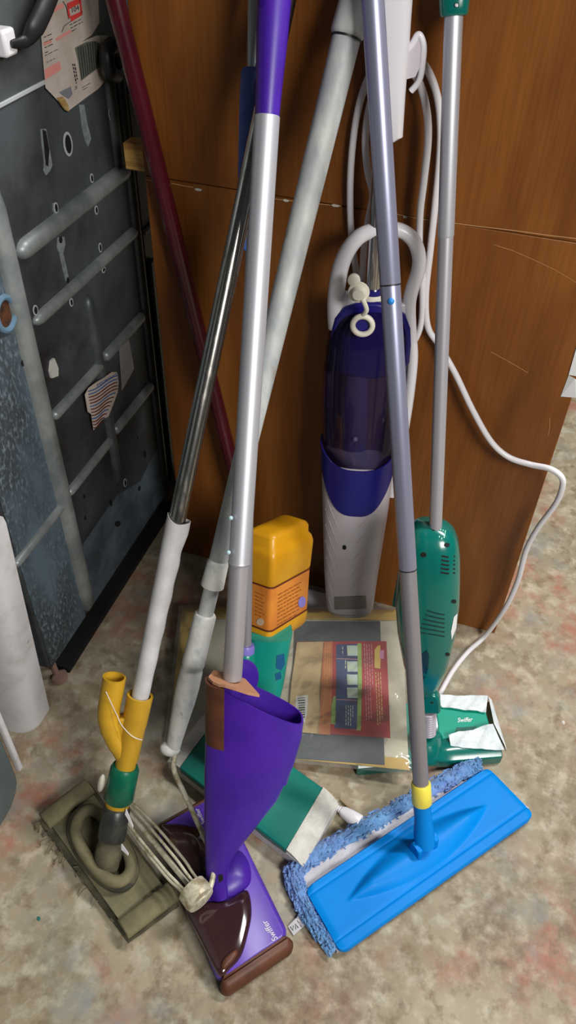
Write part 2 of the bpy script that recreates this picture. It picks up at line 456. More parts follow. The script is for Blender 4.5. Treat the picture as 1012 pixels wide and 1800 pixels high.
m_clearnavy = film('navy_clear_tank', (0.50, 0.45, 0.62, 1), haze=0.06, hazec=rgb(90, 70, 130))
m_cord = mat('white_cord', rgb(224, 222, 226), 0.35)
m_sky = mat('sky_blue_plastic', rgb(0, 134, 222), 0.45, c2=rgb(0, 126, 212), scale=10, spec=0.15)
m_collar = mat('lemon_collar', rgb(238, 222, 84), 0.4)
m_pad = mat('pad_backing', rgb(196, 194, 200), 0.9, c2=rgb(176, 172, 176), scale=40, bump=0.3, bscale=300)
m_fringe = mat('blue_microfibre', rgb(108, 156, 204), 0.95, c2=rgb(76, 126, 178), scale=70, bump=0.7, bscale=160, c3=rgb(118, 134, 204), scale3=5, thr3=(0.45, 0.6), sheen=0.4)
m_padwhite = mat('white_pad', rgb(206, 204, 196), 0.9, c2=rgb(186, 184, 176), scale=50, bump=0.4, bscale=250)
m_wipe = mat('dusting_cloth', rgb(226, 234, 236), 0.9, c2=rgb(200, 212, 216), scale=45, bump=0.4, bscale=180)
m_hose = mat('grey_hose', rgb(168, 162, 170), 0.45)
m_stick = mat('sticker_white', rgb(224, 226, 224), 0.5)
m_cream = mat('cream_cloth', rgb(214, 210, 192), 0.9, c2=rgb(196, 190, 170), scale=18, bump=0.5, bscale=45)
m_insert = mat('slate_insert', rgb(62, 68, 80), 0.6, c2=rgb(84, 90, 100), scale=9, thr=(0.45, 0.65))
m_bagyellow = mat('yellow_print_band', rgb(214, 178, 76), 0.5, c2=rgb(196, 164, 84), scale=12)
m_card_tan = mat('tan_card', rgb(206, 184, 138), 0.6, c2=rgb(184, 156, 108), scale=12)
m_card_orange = mat('orange_card', rgb(196, 120, 62), 0.6, c2=rgb(176, 104, 50), scale=12)
m_card_red = mat('red_card', rgb(178, 36, 44), 0.5, c2=rgb(156, 30, 38), scale=12)
m_card_green = mat('lime_card', rgb(150, 184, 92), 0.6)
m_card_blue = mat('blue_card', rgb(26, 42, 104), 0.5, c2=rgb(30, 76, 128), scale=30)
m_picto = mat('picture_card', rgb(186, 208, 206), 0.6, c2=rgb(206, 212, 170), scale=60)
m_cream_ink = mat('cream_ink', rgb(214, 178, 110), 0.6)
m_pinkink = mat('pink_ink', rgb(212, 150, 160), 0.6)
m_film = film('clear_bag_film', (0.93, 0.93, 0.92, 1), 0.05, 1.3, haze=0.13, hazec=rgb(200, 200, 194), bump=0.6, bscale=26)
m_brass = mat('brass', rgb(170, 140, 90), 0.3, 1.0)
m_dot_blue = mat('blue_button', rgb(30, 130, 210), 0.4)
m_speck = mat('debris', rgb(206, 200, 190), 0.8)
m_dullgreen = mat('dull_green', rgb(60, 96, 70), 0.6)  # plain dull green, used by no part

# ================================================================== the setting
f = MB(); f.grid(lambda u, v: V((-2.2 + 4.6 * u, -2.4 + 4.8 * v, 0.0)), 8, 8)
fo = f.build('floor', floor_material()); fo['kind'] = 'structure'; fo['label'] = 'mottled tan and pink stained concrete floor'

# ------------------------------------------------------------------ wood panel
PX0, PX1, PH, PT = -0.698, 0.0, 1.40, 0.022
zc = [yp(301, 322).z, yp(540, 352).z, yp(700, 380).z, yp(1005, 418).z]
ZS = sum(zc) / 4
pan = thing('veneer_board', ((PX0 + PX1) / 2, 0.01, 0), 'large reddish brown wood veneer board standing upright behind the mops', 'board')
def board(name, z0, z1):
    b = MB(); b.box((PX0, 0, z0), (PX1, PT, z1)); return b.build(name, m_wood, pan, bevel=0.0012)
lower = board('lower_board', 0.0, ZS - 0.0006)
upper = board('upper_board', ZS + 0.0006, PH)
b = MB(); b.box((-0.742, PT, ZS - 0.004), (-0.10, PT + 0.03, ZS + 0.036)); b.build('batten', m_rawwood, pan, bevel=0.002)
b = MB(); b.box((PX0 + 0.02, PT, 0.0), (PX0 + 0.05, PT + 0.25, PH)); b.box((PX1 - 0.06, PT, 0.0), (PX1 - 0.03, PT + 0.25, PH)); b.build('rear_frame', m_rawwood, pan)
pb = MB(); pb.box((PX0, 0, 0), (PX1, PT, PH)); PB = pb.bvh()
b = MB()
for a, c_ in (((258, 316), (300, 322)), ((302, 322), (340, 329)), ((480, 349), (600, 362)), ((690, 375), (770, 389)), ((790, 391), (905, 405)), ((905, 405), (1012, 419))):
    b = MB(); stroke(PB, [a, ((a[0] + c_[0]) / 2, (a[1] + c_[1]) / 2 + 0.6), c_], 1.3, 0.0006, b)
    b.build('veneer_crack', mat('pale_crack', rgb(196, 150, 104), 0.8), pan)
for (x, y, w) in ((503, 352, 6), (349, 333, 7), (590, 361, 8), (712, 381, 4)):
    b = MB(); decal(PB, [(x - w, y - 1.5), (x - w / 3, y - 3), (x + w, y - 0.5), (x + w * 0.6, y + 2.5), (x - w / 2, y + 2)], 0.0012, b)
    b.build('paint_fleck', m_speck, pan)
for pts in ([(868, 430), (900, 440), (935, 455), (975, 474), (1012, 496)], [(862, 618), (890, 633), (928, 655)], [(966, 735), (966, 750), (963, 766)]):
    b = MB(); stroke(PB, pts, 1.2, 0.0005, b); b.build('scratch', mat('scratch', rgb(178, 122, 72), 0.7), pan)

# paper tag folded over the panel's right edge
t = MB(); t.prism([yp(985, 697, -0.001), yp(999, 660, -0.001), yp(1010, 666, -0.006), yp(1016, 672, -0.006), yp(1012, 699, -0.006), yp(1006, 699, -0.003)], (0, 0.0008, 0))
pt = t.build('paper_tag', m_paper_white, smooth=False)
tag(pt, 'white paper tag stuck at the right edge of the wood board', 'tag')
t = MB(); t.prism([yp(999, 659, -0.002), yp(1017, 662, -0.004), yp(1040, 575, -0.002), yp(1024, 572, -0.001)], (0, 0.0008, 0))
t.build('tag_sheet', m_paper_white, pt, smooth=False)

# ------------------------------------------------------------------ appliance with its ribbed metal back
XA, YN, YF, ZB, ZT = -0.79, -0.400, 0.132, 0.042, 1.16
app = thing('appliance', (-1.05, -0.15, 0), 'old appliance showing its ribbed dark metal back with torn paper stickers', 'appliance')
b = MB(); b.box((-1.32, YN, ZB), (XA, YF, ZT)); body = b.build('back_panel', m_steel_dark, app, bevel=0.006)
b = MB(); b.box((-1.30, YN + 0.03, 0.0), (XA + 0.016, YF - 0.005, 0.014)); b.box((-1.30, YN + 0.03, 0.012), (XA - 0.01, YF - 0.005, ZB)); b.build('black_bottom', m_black, app)  # low black strip jutting past the back panel, with a black box behind
b = MB(); b.tube([(XA + 0.004, YN + 0.012, 0), (XA + 0.004, YN + 0.012, 0.012), (XA - 0.002, YN + 0.014, 0.014), (XA - 0.004, YN + 0.014, ZB)], [0.016, 0.016, 0.006, 0.006], 16)
b.build('levelling_foot', mat('foot', rgb(150, 120, 110), 0.6), app)
# lower blotched zinc sheet, very slightly proud
b = MB(); b.prism([V((XA, YN + 0.004, ZB + 0.004)), V((XA, -0.265, ZB + 0.004)), V((XA, -0.268, 0.80)), V((XA, YN + 0.004, 0.80))], (0.0015, 0, 0)); b.build('zinc_sheet', m_steel_low, app)
b = MB(); b.prism([V((XA, -0.235, ZB + 0.004)), V((XA, YF - 0.012, ZB + 0.004)), V((XA, YF - 0.012, 0.20)), V((XA, 0.02, 0.17)), V((XA, -0.08, 0.215)), V((XA, -0.235, 0.21))], (0.0012, 0, 0)); b.build('zinc_sheet', mat('zinc_lower', rgb(74, 84, 92), 0.55, 0.25, c2=rgb(104, 120, 132), scale=12, c3=rgb(48, 50, 54), scale3=7), app)
def rib(y0, z0, y1, z1, w, h=0.011, m=m_rib):
    q = MB(); a, c_ = V((XA, y0, z0)), V((XA, y1, z1)); d = (c_ - a).normalized(); s = d.cross(V((1, 0, 0)))
    rings = []
    for t_, k in ((0, 0.25), (0.02, 0.8), (0.05, 1), (0.95, 1), (0.98, 0.8), (1, 0.25)):
        p = a + (c_ - a) * t_
        rings.append([p + s * (w / 2 * k * math.cos(x)) + V((h * k * math.sin(x), 0, 0)) for x in [math.pi * j / 8 for j in range(9)]])
    q.loft(rings, True, True, False)
    return q.build('rib', m, app, sharp=60)
def rpx(p, q, w, h=0.011, m=m_rib):
    a, c_ = xp(p[0], p[1], XA), xp(q[0], q[1], XA); z = (a.z + c_.z) / 2
    return rib(a.y, z, c_.y, z, w, h, m)
rpx((30, 450), (222, 292), 0.030, 0.014)
rpx((58, 569), (238, 402), 0.021)
rpx((90, 733), (176, 640), 0.020); rpx((181, 630), (249, 554), 0.022)
rpx((116, 867), (194, 773), 0.018); rpx((198, 756), (265, 679), 0.022)
rpx((23, 998), (108, 882), 0.018)
m_rib_d = mat('rib_dull', rgb(92, 98, 100), 0.45, 0.4, c2=rgb(66, 72, 74), scale=14)
rib(-0.252, 0.05, -0.252, 0.905, 0.036, 0.016)
rib(-0.068, 0.235, -0.068, 0.648, 0.024, 0.010, m_rib_d)
rib(YF - 0.012, 0.06, YF - 0.012, 0.955, 0.020, 0.010, m_rib_d)
rib(YF - 0.045, 0.80, YF - 0.045, 0.955, 0.024, 0.010, m_rib_d)
b = MB(); b.box((XA, YN, 0.972), (XA + 0.004, YF, 0.9775)); b.build('seam_lip', m_rim, app, bevel=0.001)
b = MB(); b.prism([V((XA, YN, 0.978)), V((XA, YF, 0.978)), V((XA, YF, ZT - 0.01)), V((XA, YN, ZT - 0.01))], (0.002, 0, 0)); b.build('upper_strip', mat('upper_zinc_lit', rgb(112, 120, 122), 0.4, 0.5, c2=rgb(78, 84, 84), scale=7), app)  # lighter tone stands in for this face's different tilt to the light
def hole(px, py, ry, rz, rim=0.0022, skew=0.0):
    c0 = xp(px, py, XA); q = MB()
    if rim: q.prism([c0 + V((0.0018, (ry + rim) * math.cos(k) + skew * math.sin(k), (rz + rim) * math.sin(k))) for k in [2 * math.pi * j / 16 for j in range(16)]], (0.0008, 0, 0), 0)
    q.prism([c0 + V((0.0028, ry * math.cos(k) + skew * math.sin(k), rz * math.sin(k))) for k in [2 * math.pi * j / 16 for j in range(16)]], (0.0003, 0, 0), 1)
    return q.build('bolt_hole', [m_rim, m_black], app, smooth=False)
for a in ((117, 253, .008, .013, .004), (159, 313, .003, .005), (96, 365, .0035, .006), (167, 369, .003, .005), (104, 421, .004, .005, 0), (117, 492, .003, .005, 0),
          (174, 435, .003, .006), (180, 474, .004, .003), (60, 545, .004, .006), (123, 531, .003, .005), (37, 638, .003, .005, 0), (192, 200, .004, .007),
          (218, 848, .004, .008), (243, 858, .005, .006, 0), (193, 884, .004, .008, 0), (253, 798, .004, .009, 0), (205, 920, .008, .010, 0, -.006), (240, 770, .002, .004, 0), (146, 872, .003, .004, 0), (148, 910, .003, .004, 0), (55, 690, .002, .008)):
    hole(*a)
c0 = xp(5, 551, XA); b = MB()
b.tube([c0 + V((0.004, 0.020 * math.cos(k), 0.024 * math.sin(k))) for k in [2 * math.pi * j / 24 for j in range(24)]], 0.0045, 8, closed=True)
b.build('grommet', mat('blue_grommet', rgb(92, 122, 144), 0.5), app)
b = MB(); b.prism([c0 + V((0.002, 0.018 * math.cos(k), 0.021 * math.sin(k))) for k in [2 * math.pi * j / 20 for j in range(20)]], (0.0008, 0, 0)); b.build('grommet_hole', mat('rusty_hole', rgb(90, 50, 20), 0.7, c2=rgb(20, 14, 10), scale=40), app)
def splat(pts, m, name='adhesive_smear', th=0.0012, off=0.0):
    q = MB(); q.prism([xp(x, y, XA + off) for x, y in pts], (th, 0, 0)); return q.build(name, m, app, smooth=False)
m_smear = mat('adhesive_smear', rgb(132, 140, 140), 0.6, c2=rgb(104, 112, 112), scale=60)
splat([(71, 227), (80, 226), (86, 262), (91, 290), (87, 300), (80, 308), (76, 300), (77, 285), (73, 255)], m_smear)
splat([(139, 184), (147, 184), (152, 215), (159, 243), (154, 258), (149, 247), (144, 225)], m_smear)
splat([(101, 417), (112, 416), (114, 430), (110, 445), (116, 470), (120, 490), (115, 494), (109, 470), (104, 445), (100, 436)], m_smear)
splat([(92, 357), (99, 356), (100, 372), (96, 378), (92, 370)], m_smear)
splat([(87, 634), (92, 629), (99, 646), (99, 660), (88, 664), (85, 652)], mat('foam_blob', rgb(190, 188, 182), 0.8), 'foam_blob', 0.004)
b = MB(); b.prism([xp(x, y, XA + .001) for x, y in ((74, 228), (79, 230), (85, 262), (83, 292), (80, 290), (77, 258))], (0.0016, 0, 0)); b.build('slot', m_black, app)

# big torn paper label
LBX = XA + 0.0045
lab_outline = [(60, -30), (160, -30), (172, 0), (174, 40), (160, 62), (142, 74), (170, 62), (188, 62), (193, 72), (186, 100), (189, 136), (172, 156), (150, 172), (118, 196), (104, 180), (80, 155), (76, 110), (72, 60), (66, 10)]
b = MB(); b.prism([xp(x, y, LBX) for x, y in lab_outline], (0.0008, 0, 0)); paper = b.build('paper_label', m_paper, app, smooth=False)
tag(paper, 'torn shipping label with red and black print and barcode')
bb = MB(); bb.box((LBX - 0.01, -1, 0), (LBX + 0.0008, 1, 2)); LB = bb.bvh()
def lp(name, m, fn):
    q = MB(); fn(q)
    if q.v:
        o_ = q.build(name, m, paper, smooth=False)
        if name in ('small_print', 'pink_field', 'price_mark', 'barcode_bar'): o_['kind'] = 'stuff'
        return o_
lp('price_mark', m_inkred, lambda q: (decal(LB, [(117, 6), (139, -4), (140, 0), (141, 5), (119, 17)], 0.0006, q), decal(LB, [(122, 29), (144, 19), (144, 26), (125, 38)], 0.0006, q), decal(LB, [(117, 6), (120, 12), (124, 33), (119, 30)], 0.0006, q), decal(LB, [(138, -2), (142, 0), (144, 24), (141, 22)], 0.0006, q)))
lp('lettering', m_inkblk, lambda q: text_decal(LB, '104', (131, 16), (9.5, -4.2), (-2, -13), 0, 0.0008, q))
lp('barcode', m_barcode, lambda q: decal(LB, [(131, 84), (150, 74), (165, 72), (175, 76), (176, 116), (142, 142), (137, 110)], 0.0006, q))
lp('barcode_bar', m_inkblk, lambda q: [stroke(LB, [(136 + k * 4.2, 84 - k * 1.6), (143 + k * 3.7, 138 - k * 2.6)], 1.1, 0.0009, q) for k in range(9)])
lp('pink_field', m_inkpink, lambda q: (decal(LB, [(78, 122), (104, 107), (107, 122), (79, 140)], 0.0006, q), decal(LB, [(88, 15), (110, 5), (112, 12), (90, 24)], 0.0006, q), stroke(LB, [(98, 70), (124, 54)], 5, 0.0006, q), stroke(LB, [(76, 78), (90, 72)], 5, 0.0006, q)))
lp('small_print', m_inkblk, lambda q: (print_lines(LB, (122, 44), (0.88, -0.47), (1.5, 5.5), 3, 26, 1.3, q, 0.0006), print_lines(LB, (76, 66), (0.9, -0.42), (0.8, 9), 4, 18, 1.3, q, 0.0006), print_lines(LB, (78, 98), (0.9, -0.45), (3, 12), 2, 28, 1.0, q, 0.0006), print_lines(LB, (144, 154), (0.85, -0.5), (1, 4), 2, 18, 0.9, q, 0.0006), stroke(LB, [(110, 2), (116, 12), (120, 34)], 1.2, 0.0006, q), stroke(LB, [(108, 56), (112, 46), (120, 40), (128, 34)], 1.0, 0.0006, q)))
lp('small_print', m_inkblk, lambda q: print_lines(LB, (127, 112), (0.18, 1), (3.2, 0), 2, 36, 1.8, q, 0.0008, word=(3, 6)))
lp('lettering', m_inkblk, lambda q: text_decal(LB, '5', (133, 154), (10, -4.5), (1.5, -9), 0, 0.0008, q))
lp('grey_field', mat('grey_print', rgb(120, 122, 130), 0.7), lambda q: decal(LB, [(103, 162), (124, 152), (127, 166), (120, 174), (110, 168)], 0.0006, q))
b = MB(); b.prism([xp(x, y, LBX + 0.001) for x, y in ((99, 172), (109, 170), (118, 184), (119, 196), (113, 193), (107, 185))], (0.002, 0, 0)); b.build('tape_scrap', m_tape, paper, smooth=False)
# striped warning sticker, blank sticker
WX = XA + 0.012
def wav(u, v):
    x = 150 + 58 * u + 12 * v * (1 - u) + (-14) * v * u; y = 698 - 42 * u + v * (52 + 2 * u) + 6 * math.sin(u * 5.5) * (1 - 0.2 * v)
    return x, y
wout = [(149, 694), (155, 682), (168, 672), (182, 664), (196, 654), (205, 654), (208, 672), (206, 690), (198, 712), (190, 732), (178, 738), (164, 756), (160, 728), (154, 724)]
b = MB(); b.prism([xp(x, y, WX) for x, y in wout], (0.0008, 0, 0)); ws = b.build('warning_sticker', m_paper, app, smooth=False)
tag(ws, 'torn cream sticker with rows of blue and brown print')
bb = MB(); bb.box((WX - 0.01, -1, 0), (WX + 0.0008, 1, 2)); WB = bb.bvh()
for k in range(13):
    q = MB(); y0 = 688 + k * 5.3; x0 = 154 + k * 0.8; x1 = 206 - max(0, k - 4) * 3.2
    pts = [(x0 + (x1 - x0) * t_, y0 - 26 * t_ * (x1 - x0) / 50 + 2.5 * math.sin(t_ * 6)) for t_ in [j / 8 for j in range(9)]]
    stroke(WB, pts, 1.9, 0.0006, q); q.build('print_row', m_inkblue if k in (0, 1, 5, 9) else m_maroonink, ws, smooth=False)
q = MB(); text_decal(WB, 'IMPORTANT', (187, 668), (6.4, -3.6), (-1, -7), 0, 0.0010, q)
q.build('lettering', m_inkblue, ws, smooth=False)
splat([(209, 612), (226, 597), (235, 648), (214, 686)], mat('blank_sticker', rgb(140, 134, 132), 0.7), 'blank_sticker', 0.001, 0.002)
# white clip and the black strap hooked in it
cc = xp(15, 76, XA + 0.02); b = MB(); b.box((XA, cc.y - 0.013, cc.z - 0.014), (XA + 0.024, cc.y + 0.013, cc.z + 0.016)); b.build('cable_clip', m_white, app, bevel=0.004)
b = MB(); path = cr([xp(20, 77, XA + .026), xp(45, 72, XA + .03), xp(62, 48, XA + .04), xp(78, 15, XA + .045), xp(92, -20, XA + .045), xp(110, -60, XA + .03)], 6)
b.tube(path, [0.004 + 0.008 * min(1, i / 12) for i in range(len(path))], 12, squash=0.5); b.build('black_strap', m_blackrub, app)
b = MB(); path = cr([xp(206, 112, XA + .02), xp(200, 80, XA + .028), xp(188, 92, XA + .03), xp(192, 125, XA + .03), xp(204, 132, XA + .02)], 6)
b.tube(path, 0.011, 12); b.build('black_hose', m_blackrub, app)

# second appliance farther back, seen in the gap beside the panel
a2 = thing('appliance', (-1.05, 0.5, 0), 'dark metal cabinet in the gap between the ribbed back and the wood board', 'appliance')
b = MB(); b.box((-1.30, 0.158, 0.03), (-0.80, 0.80, 0.90)); b.build('cabinet', m_steel_dark, a2, bevel=0.008)
b = MB(); b.box((-1.28, 0.17, 0.0), (-0.83, 0.78, 0.03)); b.build('black_bottom', m_black, a2)
b = MB(); b.box((-0.80, 0.160, 0.655), (-0.792, 0.5, 0.660)); b.build('flange', m_rim, a2)
pv = [xp(x, y, -0.797) for x, y in ((266, 679), (290, 648), (294, 686), (268, 715))]
for p in pv: p.y = max(p.y, 0.162)
b = MB(); b.prism([p + V((-0.003, 0, 0)) for p in pv], (0.001, 0, 0)); b.build('sticker', mat('drab_sticker', rgb(128, 118, 96), 0.7), a2)
for (x, y) in ((288, 694), (290, 770), (294, 800)):
    c0 = xp(x, y, -0.8); c0.y = max(c0.y, 0.175); b = MB(); b.prism([c0 + V((0, 0.012 * math.cos(k), 0.018 * math.sin(k))) for k in [2 * math.pi * j / 12 for j in range(12)]], (0.0012, 0, 0)); b.build('bolt_hole', m_black, a2)
b = MB(); b.box((-0.80, 0.165, 0.05), (-0.790, 0.185, 0.60)); b.build('upright', m_rib_d, a2, bevel=0.003)

# white enamelled cabinet corner, leaning slightly back
lean = 0.08
b = MB(); rings = []
def wc(z):
    o = []; cy_ = -0.517 + lean * z
    base = [(-1.05, cy_), (-0.812, cy_)] + [(-0.803 + 0.038 * math.sin(k) , cy_ + 0.030 - 0.030 * math.cos(k)) for k in [0.15, 0.45, 0.75, 1.05, 1.3, 1.57]] + [(-0.765, cy_ + 0.058), (-0.777, cy_ + 0.068), (-1.05, cy_ + 0.068)]
    return base
for z, k in ((0.0, 0.94), (0.004, 0.98), (0.012, 1.0), (0.2, 1), (0.35, 1), (0.46, 1)):
    rings.append([V((-1.05 + (x + 1.05) * (1 - (1 - k) * 0.25), y, z)) for x, y in wc(z)])
b.loft(rings); wpan = b.build('enamel_panel', m_enamel, sharp=35)
tag(wpan, 'white enamelled cabinet panel with a rounded edge leaning against the ribbed appliance', 'panel')

# grey-green cabinet at the very edge
gb = thing('cabinet', (-0.9, -0.85, 0), 'grey-green metal cabinet with a thin white edge strip and rounded bottom corner', 'cabinet')
b = MB(); o = []
for y, z in [(-1.15, 0.0), (-0.66, 0.0)] + [(-0.66 + 0.05 * math.sin(k), 0.05 - 0.05 * math.cos(k)) for k in [0.3, 0.6, 0.9, 1.2, 1.57]] + [(-0.60, 1.1), (-1.15, 1.1)]:
    o.append(V((-0.730, y, z)))
b.prism(o, (-0.3, 0, 0)); b.build('body', m_greybox, gb, bevel=0.004)
b = MB(); b.box((-0.732, -0.606, 0.058), (-0.724, -0.595, 1.1)); b.build('edge_strip', m_enamel, gb, bevel=0.002)

# ================================================================== the mops
# ------------------------------------------------------------------ maroon broom handle
ax = Axis(fl(462, 1038, 0.0) + V((0, 0, 0.006)), yp(203, 0, -0.016))
b = MB(); top = ax.A + (ax.B - ax.A) * 1.14
b.tube([ax.A, ax.A + ax.w * 0.004, top], [0.011, 0.0135, 0.0128], 24)
mh = b.build('broom_handle', m_maroon); tag(mh, 'glossy maroon broom handle leaning diagonally across the wood board', 'handle')
b = MB(); b.tube([top - ax.w * 0.001, top + ax.w * 0.03, top + ax.w * 0.045], [0.0145, 0.0140, 0.008], 20); b.build('end_cap', m_blackrub, mh)

# ------------------------------------------------------------------ blue flat mop
ax = Axis(fl(746, 1482, 0.052), yp(655, 0, -0.090))
bm_ = thing('flat_mop', (ax.A.x, ax.A.y, 0), 'bright blue flat mop with a fluffy blue pad, yellow collar and grey pole', 'mop')
tp = ax.to_panel(0.0135)
R0 = 0.0122
b = MB(); b.tube([ax.at(1392), ax.at(1000)], R0, 24); b.build('lower_tube', m_alu_low, bm_)
b = MB(); b.tube([ax.at(1000), ax.at(998), ax.at(502)], [R0, R0 + 0.0005, R0 + 0.0005], 24); b.build('middle_tube', m_alu_blue, bm_)
b = MB(); b.tube([ax.at(500), ax.at(498), tp], [R0 + .0005, R0 + 0.0010, R0 + 0.0010], 24); up_ = b.build('upper_tube', m_alu_blue, bm_)
for p_, e_ in ((501.5, .0007), (1001, .0003)):
    b = MB(); b.tube([ax.at(p_), ax.at(p_ - 3)], R0 + e_, 24); b.build('joint_ring', m_blackrub, bm_)
c0 = ax.P(687, 528); b = MB(); b.ball(c0 + ax.n * (R0 + 0.0005), (0.0042, 0.0042, 0.003), (ax.r, ax.w, ax.n)); b.build('push_button', m_dot_blue, bm_)
b = MB(); b.tube([ax.at(1412), ax.at(1410), ax.at(1378), ax.at(1376)], [0.0142, 0.0158, 0.0152, 0.0142], 24); b.build('collar', m_collar, bm_)
b = MB(); b.tube([ax.at(1411), ax.at(1440), ax.at(1462), ax.at(1484)], [0.0138, 0.0140, 0.0165, 0.0165], 20); b.build('socket', m_sky, bm_)
# head plate: a shaped grid, corners from the photograph's floor positions
ZP = 0.024
ca, cb, cc_, cd = fl(535, 1560, ZP), fl(857, 1346, ZP), fl(941, 1432, ZP), fl(600, 1676, ZP)
def platept(u, v):
    k = 0.035; uu, vv = u, v                            # rounded corners by pulling the ends of the rows in
    e = 0.0
    for q in (v, 1 - v):
        if q < 0.12: e = max(e, (1 - math.sqrt(max(0, 1 - ((0.12 - q) / 0.12) ** 2))) * k)
    uu = e + (1 - 2 * e) * u
    p = ca.lerp(cb, uu).lerp(cd.lerp(cc_, uu), vv)
    s = 2 * u - 0.98; hw = 0.30 * max(0.0, 1 - (abs(s) / 0.74) ** 2.0)
    h = 0.0
    if hw > 0.01:
        q = (v - 0.49) / hw
        if abs(q) < 1: h = 0.015 * ((1 - q * q) ** (1.6 if q < 0 else 0.9)) * min(1, hw / 0.16)
    for gv in (0.13, 0.83):
        h -= 0.0016 * math.exp(-((v - gv) / 0.012) ** 2)
    for q in (u, 1 - u, v, 1 - v):
        if q < 0.02: h -= 0.003 * (1 - q / 0.02)
    return p + V((0, 0, h))
b = MB(); b.slab(platept, 110, 48, (0, 0, -0.009)); plate = b.build('head_plate', m_sky, bm_, sharp=50)
PB2 = b.bvh()
# yoke
y0 = ax.A; ud = (cb - ca).normalized(); vd = V((0, 0, 1)).cross(ud)
b = MB()
for s in (-1, 1):
    c0 = V((y0.x, y0.y, 0)) + ud * (0.0165 * s)
    b.prism([c0 + ud * -0.004 + vd * -0.013 + V((0, 0, 0.034)), c0 + ud * -0.004 + vd * 0.013 + V((0, 0, 0.034)), c0 + ud * -0.004 + vd * 0.010 + V((0, 0, 0.060)), c0 + ud * -0.004 + vd * -0.010 + V((0, 0, 0.060))], ud * 0.008)
b.build('yoke', m_sky, bm_, bevel=0.002)
b = MB(); b.tube([V((y0.x, y0.y, 0.052)) - ud * 0.021, V((y0.x, y0.y, 0.052)) + ud * 0.021], 0.010, 16); b.build('pivot_pin', m_sky, bm_)
# pad and fringe
pa, pb_, pc, pd = fl(520, 1532, 0.012), fl(843, 1348, 0.012), fl(930, 1420, 0.012), fl(592, 1672, 0.012)
b = MB(); b.slab(lambda u, v: pa.lerp(pb_, u).lerp(pd.lerp(pc, u), v) + V((0, 0, 0.0015 * math.sin(u * 40) * math.sin(v * 11))), 50, 20, (0, 0, -0.011)); pad = b.build('pad', m_pad, bm_)
b = MB()
edge = cr([fl(588, 1672, 0.010), fl(560, 1636, 0.010), fl(535, 1592, 0.010), fl(517, 1548, 0.010), fl(519, 1532, 0.010), fl(548, 1508, 0.011), fl(640, 1455, 0.011), fl(740, 1398, 0.012), fl(820, 1352, 0.014), fl(842, 1345, 0.014)], 22)
rr = []
for i, p in enumerate(edge):
    q = min(1, i / 60)
    rr.append((0.006 + 0.0065 * q) * (0.9 + 0.22 * random.random()))
b.tube(edge, rr, 10)
for i in range(4, len(edge) - 1):
    for j in range(4):
        p = edge[i]; tn = (edge[i + 1] - edge[i - 1]).normalized(); out = V((0, 0, 1)).cross(tn)
        a_ = random.uniform(-0.5, math.pi + 0.5); d = (out * math.cos(a_) + V((0, 0, 1)) * abs(math.sin(a_))).normalized()
        r_ = rr[i] * 0.75; s0 = p + d * r_ + tn * random.uniform(-.003, .003)
        k = random.uniform(0.003, 0.0065)
        e1 = s0 + d * k + tn * random.uniform(-k, k); e2 = s0 + d * k * 1.1 + tn * random.uniform(-2 * k, 2 * k) - V((0, 0, k * 0.6))
        if e2.z < 0.0015: e2.z = 0.0015
        if e1.z < 0.0015: e1.z = 0.0015
        b.tube([s0, e1, e2], [0.0020, 0.0019, 0.0012], 5)
fr = b.build('fringe', m_fringe, pad); fr['kind'] = 'stuff'
b = MB(); b.prism([fl(538, 1595, 0.008), fl(551, 1612, 0.008), fl(516, 1645, 0.003), fl(506, 1629, 0.003)], (0, 0, 0.0008)); cl = b.build('care_tag', mat('care_tag', rgb(190, 190, 192), 0.7), bm_)
cbv = b.bvh(); q = MB()
stroke(cbv, [(510, 1629), (515, 1636), (515, 1627), (520, 1634), (519, 1624), (524, 1631)], 1.8, 0.0005, q)
print_lines(cbv, (522, 1618), (0.55, 0.8), (4.2, -4.2), 4, 15, 0.9, q, 0.0005)
q.build('print', m_inkblk, cl, smooth=False)['kind'] = 'stuff'

# ------------------------------------------------------------------ old dust mop with chrome pole, white sleeve and yellow Y connector
ax = Axis(fl(196, 1462, 0.075), yp(503, 0, -0.04))
om = thing('dust_mop', (ax.A.x, ax.A.y, 0), 'dirty old dust mop with a yellow Y connector, white sleeve and chrome pole', 'mop')
b = MB(); b.tube([ax.at(915), ax.to_panel(0.013)], 0.0122, 24); b.build('chrome_pole', m_chrome, om)
b = MB(); rings = []; N = 40
for i in range(N + 1):
    py = 1226 - (1226 - 912) * i / N; c0 = ax.at(py); fl_ = max(0, (i / N - 0.82) / 0.18)
    rg = []
    for k in range(26):
        t_ = 2 * math.pi * k / 26
        rr_ = 0.0128 + 0.0022 * i / N + 0.0002 * math.sin(5.1 * i / 3 + k * 0.5) * (i / N)
        right = max(0.0, math.cos(t_))
        rr_ += right ** 6 * (0.0016 + 0.0009 * math.sin(i * 0.9) + 0.004 * fl_) * (0.25 + 0.75 * i / N)
        up_ = ax.w * ((0.006 * max(0, -math.cos(t_)) - 0.004 * max(0, math.sin(t_))) * fl_)
        rg.append(c0 + ax.r * (rr_ * math.cos(t_)) + ax.n * (rr_ * math.sin(t_)) + up_)
    rings.append(rg)
rin = [[p + (ax.at(912) - p) * 0.06 for p in rings[-1]], [p + (ax.at(930) - p) * 0.05 - ax.w * 0.02 for p in rings[-1]]]
b.loft(rings + rin, True, False); b.build('white_sleeve', m_sleeve, om, sharp=60)
